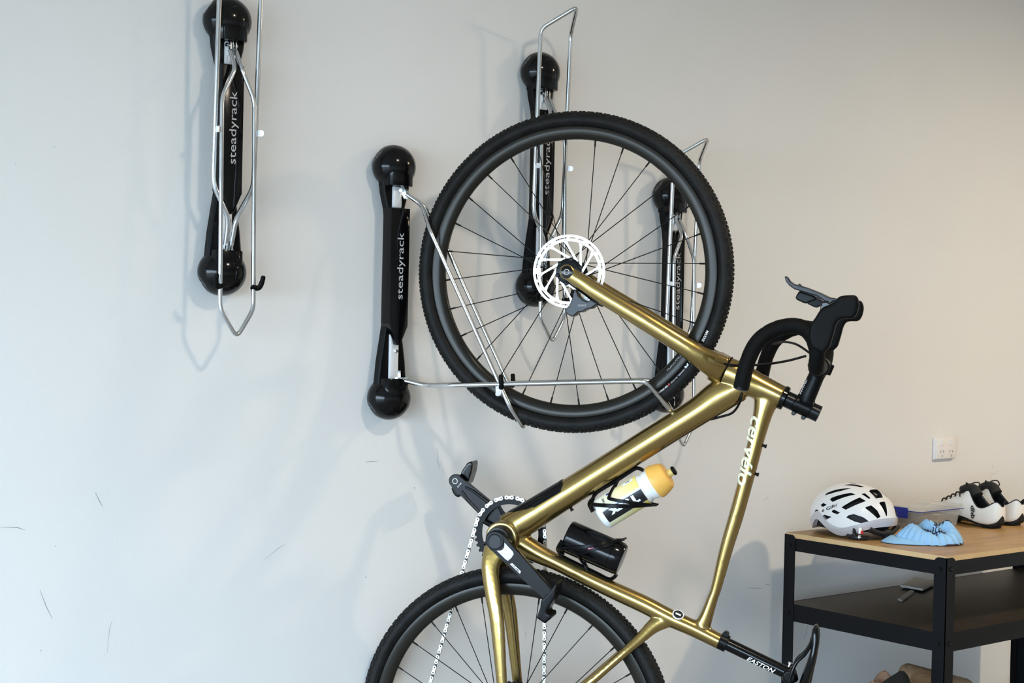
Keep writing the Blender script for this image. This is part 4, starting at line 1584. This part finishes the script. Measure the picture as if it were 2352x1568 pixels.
for pts, m in (([(-0.07, 0.080, 0.030), (-0.075, 0.085, 0.016), (-0.080, 0.080, 0.008), (-0.06, 0.07, 0.007)], 'print_black'), ([(-0.04, 0.075, 0.02), (-0.06, 0.085, 0.008), (-0.085, 0.082, 0.0075), (-0.10, 0.06, 0.0075)], 'print_black'),
               ([(-0.088, 0.078, 0.033), (-0.090, 0.081, 0.026), (-0.091, 0.082, 0.019)], 'print_white'), ([(-0.090, 0.080, 0.012), (-0.086, 0.080, 0.008), (-0.080, 0.075, 0.007)], 'print_white'),
               ([(-0.093, 0.078, 0.026), (-0.094, 0.080, 0.019)], 'print_red')):
    MB().tube(spline([Vector(p) for p in pts], 5), 0.0055, 8, side=(1, 0, 0), ratio=0.8).build('strap', m, helm)
t2 = text2d('GIRO', 7.2, 34, shear=0.1, bold=0.02)
ang = math.radians(-20)
print_on('lettering', t2, lambda x, y: on_helmet(1913.5 + x * math.cos(ang) + y * math.sin(ang), 1162.5 + x * math.sin(ang) - y * math.cos(ang), 1.006), 'print_black', helm)
t2 = text2d('o', 6.4, 6.5, shear=0.5, bold=0.03)
print_on('lettering', t2, lambda x, y: on_helmet(1890 + x * math.cos(ang) + y * math.sin(ang), 1171.0 + x * math.sin(ang) - y * math.cos(ang), 1.006), 'print_black', helm)


# ------------------------------------------------------------------ cycling shoes
def make_shoe(label, loc, rz):
    root = thing('cycling_shoe', label, 'shoe', loc, rz, 'pair of cycling shoes on the bench')
    #   x      zbot   ztop   halfwidth  edge (0 = closed)
    sec = [(-0.0085, 0.036, 0.064, 0.003, 0.0025), (-0.007, 0.028, 0.070, 0.010, 0.008), (-0.003, 0.018, 0.076, 0.0185, 0.014), (0.005, 0.012, 0.076, 0.0255, 0.019), (0.020, 0.008, 0.066, 0.032, 0.024), (0.040, 0.008, 0.057, 0.034, 0.027), (0.062, 0.010, 0.058, 0.034, 0.027),
           (0.082, 0.013, 0.076, 0.034, 0.024), (0.098, 0.016, 0.094, 0.035, 0.018), (0.115, 0.019, 0.103, 0.037, 0.010), (0.135, 0.022, 0.097, 0.040, 0.0), (0.165, 0.024, 0.083, 0.044, 0.0), (0.195, 0.024, 0.069, 0.047, 0.0),
           (0.225, 0.022, 0.057, 0.047, 0.0), (0.250, 0.021, 0.049, 0.042, 0.0), (0.270, 0.022, 0.043, 0.030, 0.0), (0.281, 0.026, 0.038, 0.014, 0.0)]
    V4 = [Vector(s[:3]) for s in sec]
    W4 = [Vector((s[3], s[4], 0)) for s in sec]
    V4, W4 = spline(V4, 4), spline(W4, 4)
    n = 25

    def section(v, w, k):
        zb, zt = v.y, v.z
        hw, ed = w.x * k, max(w.y, 0)
        hgt = zt - zb
        pts = []
        for j in range(n):
            u = -1 + 2 * j / (n - 1)                 # from one top edge, under the sole, to the other
            a = (1 - abs(u))                          # 0 at the top edge, 1 under the sole
            ang_ = a * math.pi / 2 * 1.0
            # side wall: bulges to hw near the sole
            if a < 0.72:
                f = a / 0.72
                y = ed + (hw - ed) * math.sin(min(1, f * 1.0) * math.pi / 2) ** 0.9
                z = zt - hgt * 0.90 * f ** 1.15
            else:
                f = (a - 0.72) / 0.28
                y = hw * (1 - f) ** 0.6 if f < 1 else 0
                z = zb + hgt * 0.10 * (1 - f) ** 1.5
            pts.append(Vector((v.x, math.copysign(1, u) * y * (1 if abs(u) > 1e-9 else 0), z)))
        return pts
    rings = [section(v, w, 1.0) for v, w in zip(V4, W4)]
    up = MB().loft(rings, False, False)
    up.add(rings[0], [tuple(range(n))])
    up.add(rings[-1], [tuple(range(n - 1, -1, -1))])
    upo = up.build('upper', 'shoe_white', root, 50)
    lin = MB().loft([[Vector((p.x + (0.004 if i == 0 else 0), p.y * 0.90, p.z - 0.0015)) for p in r] for i, r in enumerate(rings[:41])], False, False)
    lin.build('lining', 'shoe_black', root, 50)
    MB().tube(spline([r[0] + Vector((0, 0, 0.0006)) for r in rings[:39:2]], 2), 0.0016, 6).build('collar', 'shoe_black', root)
    MB().tube(spline([r[-1] + Vector((0, 0, 0.0006)) for r in rings[:39:2]], 2), 0.0016, 6).build('collar', 'shoe_black', root)
    tg = [Vector((x, 0, z)) for x, z in ((0.085, 0.088), (0.100, 0.103), (0.118, 0.106), (0.140, 0.098))]
    MB().tube(spline(tg, 4), [0.014] * 13, 12, side=(0, 1, 0), ratio=1.3).build('tongue', 'shoe_black', root)
    so_ = MB()
    outl = [Vector((v.x, 0, v.y)) for v in V4]
    rr = []
    for v, w in zip(V4, W4):
        rr.append([Vector((v.x, w.x * 0.80 * s, v.y + dz)) for s, dz in ((-1, 0.003), (1, 0.003), (1, -0.003), (-1, -0.003))])
    so_.loft(rr)
    so_.rbox((0.032, 0, 0.0035), (0.040, 0.040, 0.007), 0.002)
    so_.rbox((0.195, 0, 0.008), (0.055, 0.050, 0.016), 0.003)
    so_.build('sole', 'shoe_black', root, 40)
    for k in range(6):
        x = 0.128 + 0.017 * k
        z = 0.1005 - 0.0080 * k
        lw = 0.014 + 0.001 * k
        mb = MB().tube(spline([Vector((x - 0.004, -lw, z - 0.007)), Vector((x, -lw * 0.5, z + 0.003)), Vector((x + 0.002, 0, z + 0.005)), Vector((x, lw * 0.5, z + 0.003)), Vector((x - 0.004, lw, z - 0.007))], 4), 0.0024, 8)
        mb.build('lace', 'shoe_black', root)
    for s in (1, -1):
        pts = [(0.125, 0, 0.108), (0.118, s * 0.014, 0.120), (0.105, s * 0.024, 0.122), (0.096, s * 0.022, 0.110), (0.108, s * 0.012, 0.106), (0.124, 0, 0.107)]
        MB().tube(spline([Vector(p) for p in pts], 5), 0.0019, 8).build('lace_loop', 'shoe_black', root)
        pts = [(0.125, 0, 0.108), (0.130, s * 0.018, 0.104), (0.128, s * 0.030, 0.092), (0.120, s * 0.036, 0.082)]
        MB().tube(spline([Vector(p) for p in pts], 5), 0.0019, 8).build('lace_end', 'shoe_black', root)
    # brand letters on the outer side, read downwards
    
    def on_side(x, y):
        zz = 0.042 - x
        xx = 0.070 - y - 0.10 * x
        return Vector((xx, 0.0352 + 0.0008 - max(0, zz - 0.05) * 0.16, zz))
    print_on('lettering', text2d('dhb', 0.0145, 0.038, bold=0.03), on_side, 'print_black', upo)
    hl = text2d('dhb', 0.006, 0.012, bold=0.02)
    print_on('lettering', hl, lambda x, y: Vector((-0.0080 + x * x * 90, -x, 0.050 + y)), 'print_black', upo)
    return root


SR = math.atan2(0.98, 0.16)
make_shoe('white lace-up cycling shoe beside the clear plastic box', (3.832, -0.398, ZB), SR)
make_shoe('white cycling shoe cut off by the picture edge, its twin in front of it', (3.945, -0.391, ZB), SR + 0.04)

# ------------------------------------------------------------------ clear plastic box
bx = thing('storage_box', 'clear plastic lunch box with a blue clip behind the cap', 'box', (3.600, -0.290, ZB))
bw, bd_, bh = 0.205, 0.150, 0.052


def tub(x0, x1, y0, y1, z0, z1, t, taper, m, name, par):
    mb = MB()

    def ring(z, k, ins):
        pts = []
        r = 0.016
        for cx, cy, a0 in ((x1 - r, y1 - r, 0), (x0 + r, y1 - r, 90), (x0 + r, y0 + r, 180), (x1 - r, y0 + r, 270)):
            for j in range(5):
                a = math.radians(a0 + 90 * j / 4)
                pts.append(Vector((cx + (r - ins) * math.cos(a) - (0.004 * k) * (1 if cx > (x0 + x1) / 2 else -1), cy + (r - ins) * math.sin(a) - (0.004 * k) * (1 if cy > (y0 + y1) / 2 else -1), z)))
        return pts
    mb.loft([ring(z0, taper, 0), ring(z1, 0, 0), ring(z1, 0, t), ring(z0 + t, taper, t)])
    return mb.build(name, m, par, 40)


tub(0, bw, 0, bd_, 0, bh, 0.0015, 1.5, 'box_clear', 'tub', bx)
tub(-0.004, bw + 0.004, -0.004, bd_ + 0.004, bh - 0.003, bh + 0.010, 0.012, 0, 'box_clear', 'lid', bx)
MB().tube([Vector((-0.004, -0.004, bh - 0.002)), Vector((bw, -0.004, bh - 0.002))], 0.0012, 6).build('seal', 'box_blue', bx)
MB().tube([Vector((-0.004, bd_, bh - 0.002)), Vector((-0.004, -0.004, bh - 0.002))], 0.0012, 6).build('seal', 'box_blue', bx)
MB().rbox((-0.007, 0.085, bh - 0.008), (0.005, 0.095, 0.030), 0.001).build('clip', 'box_blue', bx, None)
mb = MB()
for k in range(14):
    mb.rbox((RND.uniform(0.03, bw - 0.07), RND.uniform(0.03, bd_ - 0.03), RND.uniform(0.008, 0.030)), (RND.uniform(0.03, 0.05), RND.uniform(0.02, 0.05), 0.014), 0.002, Matrix.Rotation(RND.uniform(0, 3), 3, 'Z'))
mb.build('contents', 'box_contents', bx, None)['kind'] = 'stuff'

# ------------------------------------------------------------------ cycling cap
cap = thing('cycling_hat', 'crumpled light blue cycling cap lying on the worktop', 'hat', (3.400, -0.462, ZB), math.radians(150))
cap.scale = (0.90, 0.90, 0.95)


def cap_h(x, y):
    """height of the crumpled crown at cap-space x, y"""
    r = math.hypot(x / 0.100, y / 0.078)
    if r >= 1:
        return 0.0
    a = math.atan2(y, x)
    h = 0.050 * (1 - r ** 2.4) ** 0.55
    h *= 1 - 0.55 * math.exp(-(((x - 0.022 + 0.35 * y) / 0.015) ** 2 + ((y - 0.014) / 0.055) ** 2))
    h *= 1 - 0.35 * math.exp(-(((x + 0.030) / 0.016) ** 2 + ((y - 0.034) / 0.034) ** 2))
    h += 0.017 * math.exp(-(((x + 0.058) / 0.020) ** 2 + ((y - 0.004) / 0.036) ** 2))
    h += 0.012 * math.exp(-(((x + 0.006) / 0.014) ** 2 + ((y + 0.020) / 0.030) ** 2))
    h += 0.011 * math.exp(-(((x - 0.060) / 0.014) ** 2 + ((y - 0.004) / 0.026) ** 2))
    h += (0.0055 * (abs(math.sin(3.5 * a + 0.6)) - 0.6) + 0.0030 * (abs(math.sin(7 * a + 60 * r)) - 0.6)) * (1 - r) * 2 * min(1, r * 3)
    return max(h, 0)


vs, fs = [], []
nr, na = 26, 144
for i in range(nr + 1):
    for j in range(na):
        r = (i / nr) ** 0.8
        a = 2 * math.pi * j / na
        g = 1 + (0.022 * math.sin(a * 26) if i > nr * 0.70 else 0) * (i / nr) + 0.03 * math.sin(3 * a + 1)
        x, y = 0.100 * r * math.cos(a) * g, 0.078 * r * math.sin(a) * g
        z = cap_h(x / g, y / g)
        if i > nr * 0.6:
            z += 0.0024 * math.sin(a * 26 + 1.0) * (i / nr)
        vs.append(Vector((x, y, max(z, 0.001) + 0.001)))
for i in range(nr):
    for j in range(na):
        a, b = i * na + j, i * na + (j + 1) % na
        fs.append((a, b, b + na, a + na))
mb = MB().add(vs, fs)
mb.build('crown', 'cap_blue', cap, 60)
br = MB()
rings = []
for k in range(15):
    a = math.radians(-62 + 124 * k / 14)
    p0_ = Vector((0.088 * math.cos(a), 0.070 * math.sin(a), 0.014))
    lift = 0.018 * math.cos(a * 1.4)
    ext = 0.058 * math.cos(a * 1.35)
    p1_ = p0_ + Vector((max(ext, 0.003), 0.010 * math.sin(a), -0.010 + 0.3 * lift * 0))
    pm_c = (p0_ + p1_) / 2 + Vector((0, 0, 0.010 * math.cos(a * 1.4)))
    rings.append([p0_, pm_c, p1_, p1_ + Vector((-0.001, 0, -0.002)), pm_c + Vector((0, 0, -0.002)), p0_ + Vector((0, 0, -0.002))])
br.loft(rings)
br.build('brim', 'cap_blue', cap, 40)
MB().tube(spline([Vector((0.100 * math.cos(a), 0.079 * math.sin(a), 0.0035)) for a in [math.radians(100 + 160 * k / 12) for k in range(13)]], 3), 0.0028, 6).build('lining', 'print_navy', cap)
for (x0, y0), (x1, y1), m in (((-0.090, 0.02), (-0.075, 0.03), 'print_red'), ((0.03, -0.02), (0.045, -0.01), 'print_red'), ((0.052, -0.045), (0.070, -0.030), 'print_yellow'), ((-0.095, 0.005), (-0.088, 0.018), 'print_yellow')):
    q = [(x0, y0), (x1, y0), (x1, y1), (x0, y1)]
    MB().add([Vector((x, y, cap_h(x, y) + 0.0035)) for x, y in q], [(0, 1, 2, 3)]).build('trim_patch', m, cap, None)
for k in range(9):
    a = -0.030 + 0.0075 * k
    pts = []
    for j in range(7):
        t = j / 6
        x = a + 0.004 * math.sin(t * 9 + k)
        y = 0.018 + 0.034 * t + 0.0022 * math.sin(t * 14 + k * 1.7)
        pts.append(Vector((x, y, cap_h(x, y) + 0.0022)))
    MB().tube(spline(pts, 3), 0.0014, 6).build('printed_stroke', 'print_navy', cap)
for k in range(7):
    a = -0.070 + 0.0072 * k
    pts = []
    for j in range(6):
        t = j / 5
        x = a + 0.004 * math.sin(t * 8 + k * 1.3)
        y = -0.022 + 0.028 * t
        pts.append(Vector((x, y, cap_h(x, y) + 0.0022)))
    MB().tube(spline(pts, 3), 0.0014, 6).build('printed_stroke', 'print_navy', cap)

# ------------------------------------------------------------------ things on the shelves
q = [on_z(x, y, Z3) for x, y in ((2068, 1352), (2119, 1361), (2150, 1345), (2103, 1333))]
c = sum(q, Vector()) / 4
sh = thing('board_offcut', 'flat grey board offcut lying on the middle shelf', 'board', (c.x, c.y, Z3))
MB().prism([Vector((p.x - c.x, p.y - c.y, 0.006)) for p in q], (0, 0, 0.006)).build('sheet', 'grey_board', sh, None)
q = [on_z(x, y, Z3) for x, y in ((2062, 1378), (2072, 1382), (2100, 1361), (2091, 1358))]
c2 = sum(q, Vector()) / 4
st2 = MB().prism([Vector((p.x - c2.x, p.y - c2.y, 0.0002)) for p in q], (0, 0, 0.005)).build('wood_strip', 'grey_board', None, None)
st2.location = (c2.x, c2.y, Z3)
tag(st2, 'narrow grey strip lying under the flat board offcut', 'strip')


def on_y(px, py, y):
    d = ray(px, py)
    return CAM + d * ((y - CAM.y) / d.y)


p0, p1 = on_y(2086, 1546, -0.36), on_y(2216, 1579, -0.36)
ax_ = (p1 - p0).normalized()
L3 = (p1 - p0).length
rr = 0.027
drop_ = min(p0.z, p1.z) - rr - Z5
rol = thing('wooden_roller', 'thick round wooden roller on the bottom shelf', 'roller', p0)
MB().lathe([(-0.024, 0.006), (-0.022, 0.014), (-0.014, 0.023), (-0.004, rr), (L3, rr), (L3 + 0.012, 0.024), (L3 + 0.020, 0.014), (L3 + 0.022, 0.004)], (0, 0, 0), ax_, 28).build('barrel', 'roller_wood', rol)
mb = MB()
for t in (0.12, 0.9):
    c = ax_ * (L3 * t)
    mb.rbox((c.x, c.y, (c.z - rr + 0.004 + Z5 - p0.z) / 2), (0.05, 0.06, c.z - rr + 0.004 - (Z5 - p0.z)), 0.003)
mb.build('cradle', 'cloth_black', rol, None)
g = on_y(2033, 1540, -0.47)
gl = thing('leather_glove', 'brown leather glove peeking above the black bag', 'glove', (g.x, g.y, Z5))
zt_ = g.z - Z5


def gfn(p, d):
    return p * (1 + 0.06 * math.sin(d.x * 9 + 2) + 0.05 * math.sin(d.z * 11))


MB().ellipsoid((0, 0, zt_ * 0.5), (0.046, 0.040, zt_ * 0.5), 28, 18, fn=gfn).build('palm', 'leather_brown', gl, 60)
for k, (dx, lean) in enumerate(((-0.060, -0.4), (0.045, 0.35))):
    MB().tube(spline([Vector((dx * 0.4, -0.01, zt_ * 0.6)), Vector((dx * 0.8, -0.012, zt_ * 0.85)), Vector((dx * 1.2, -0.008, zt_ * 0.90))], 5), [0.018] * 8 + [0.014] * 2 + [0.006], 12).build('finger', 'leather_brown', gl)
for k in (0, 1):
    pts = [Vector((-0.012 + 0.020 * k + 0.010 * math.sin(t * 3.0 + k), -0.041 + 0.006 * t, zt_ * (0.74 + 0.16 * t))) for t in (0, 0.25, 0.5, 0.75, 1.0)]
    MB().tube(spline(pts, 4), 0.0035, 8).build('stitching', 'print_black', gl)
bpos = on_y(2022, 1563, -0.55)
bag = thing('black_bag', 'slumped black bag in front of the glove on the bottom shelf', 'bag', (bpos.x, bpos.y, Z5))
hh_ = bpos.z - Z5 + 0.012
rings = []
for k in range(15):
    t = k / 14
    x = -0.105 + 0.21 * t
    top_z = hh_ * (0.80 + 0.22 * t ** 3 - 0.05 * math.sin(t * 6)) if 0 < k < 14 else hh_ * 0.55
    dp = 0.055 * (1 - (2 * t - 1) ** 4) + 0.012
    rings.append([Vector((x, math.cos(a) * dp, max(0.0, top_z / 2 * (1 + math.copysign(abs(math.sin(a)) ** 0.6, math.sin(a)))))) for a in [2 * math.pi * j / 18 for j in range(18)]])
MB().loft(rings).build('bag_body', 'cloth_black', bag, 60)

# ------------------------------------------------------------------ power outlet on the wall
oc = Vector((4.1205, 0, H - 0.3455))
out = thing('power_outlet', 'white double power outlet mounted on the wall above the shoes', 'power outlet', oc)
mb = MB().rbox((0, -0.005, 0), (0.112, 0.010, 0.071), 0.004)
mb.rbox((0, -0.0115, 0), (0.104, 0.006, 0.066), 0.0025)
fp = mb.build('face_plate', 'outlet_plastic', out, 30)
for x in (-0.024, 0.024):
    MB().rbox((x, -0.0150, 0.019), (0.018, 0.004, 0.018), 0.0012, Matrix.Rotation(0.12, 3, 'X')).build('switch', 'white_plastic', out, None)
    for dx, dz, an in ((-0.0072, -0.010, 0.5), (0.0072, -0.010, -0.5), (0, -0.0235, 0)):
        MB().box((x + dx, -0.01455, dz), (0.0020, 0.0006, 0.0085), Matrix.Rotation(an, 3, 'Y')).build('socket_slot', 'slot_dark', out, None)
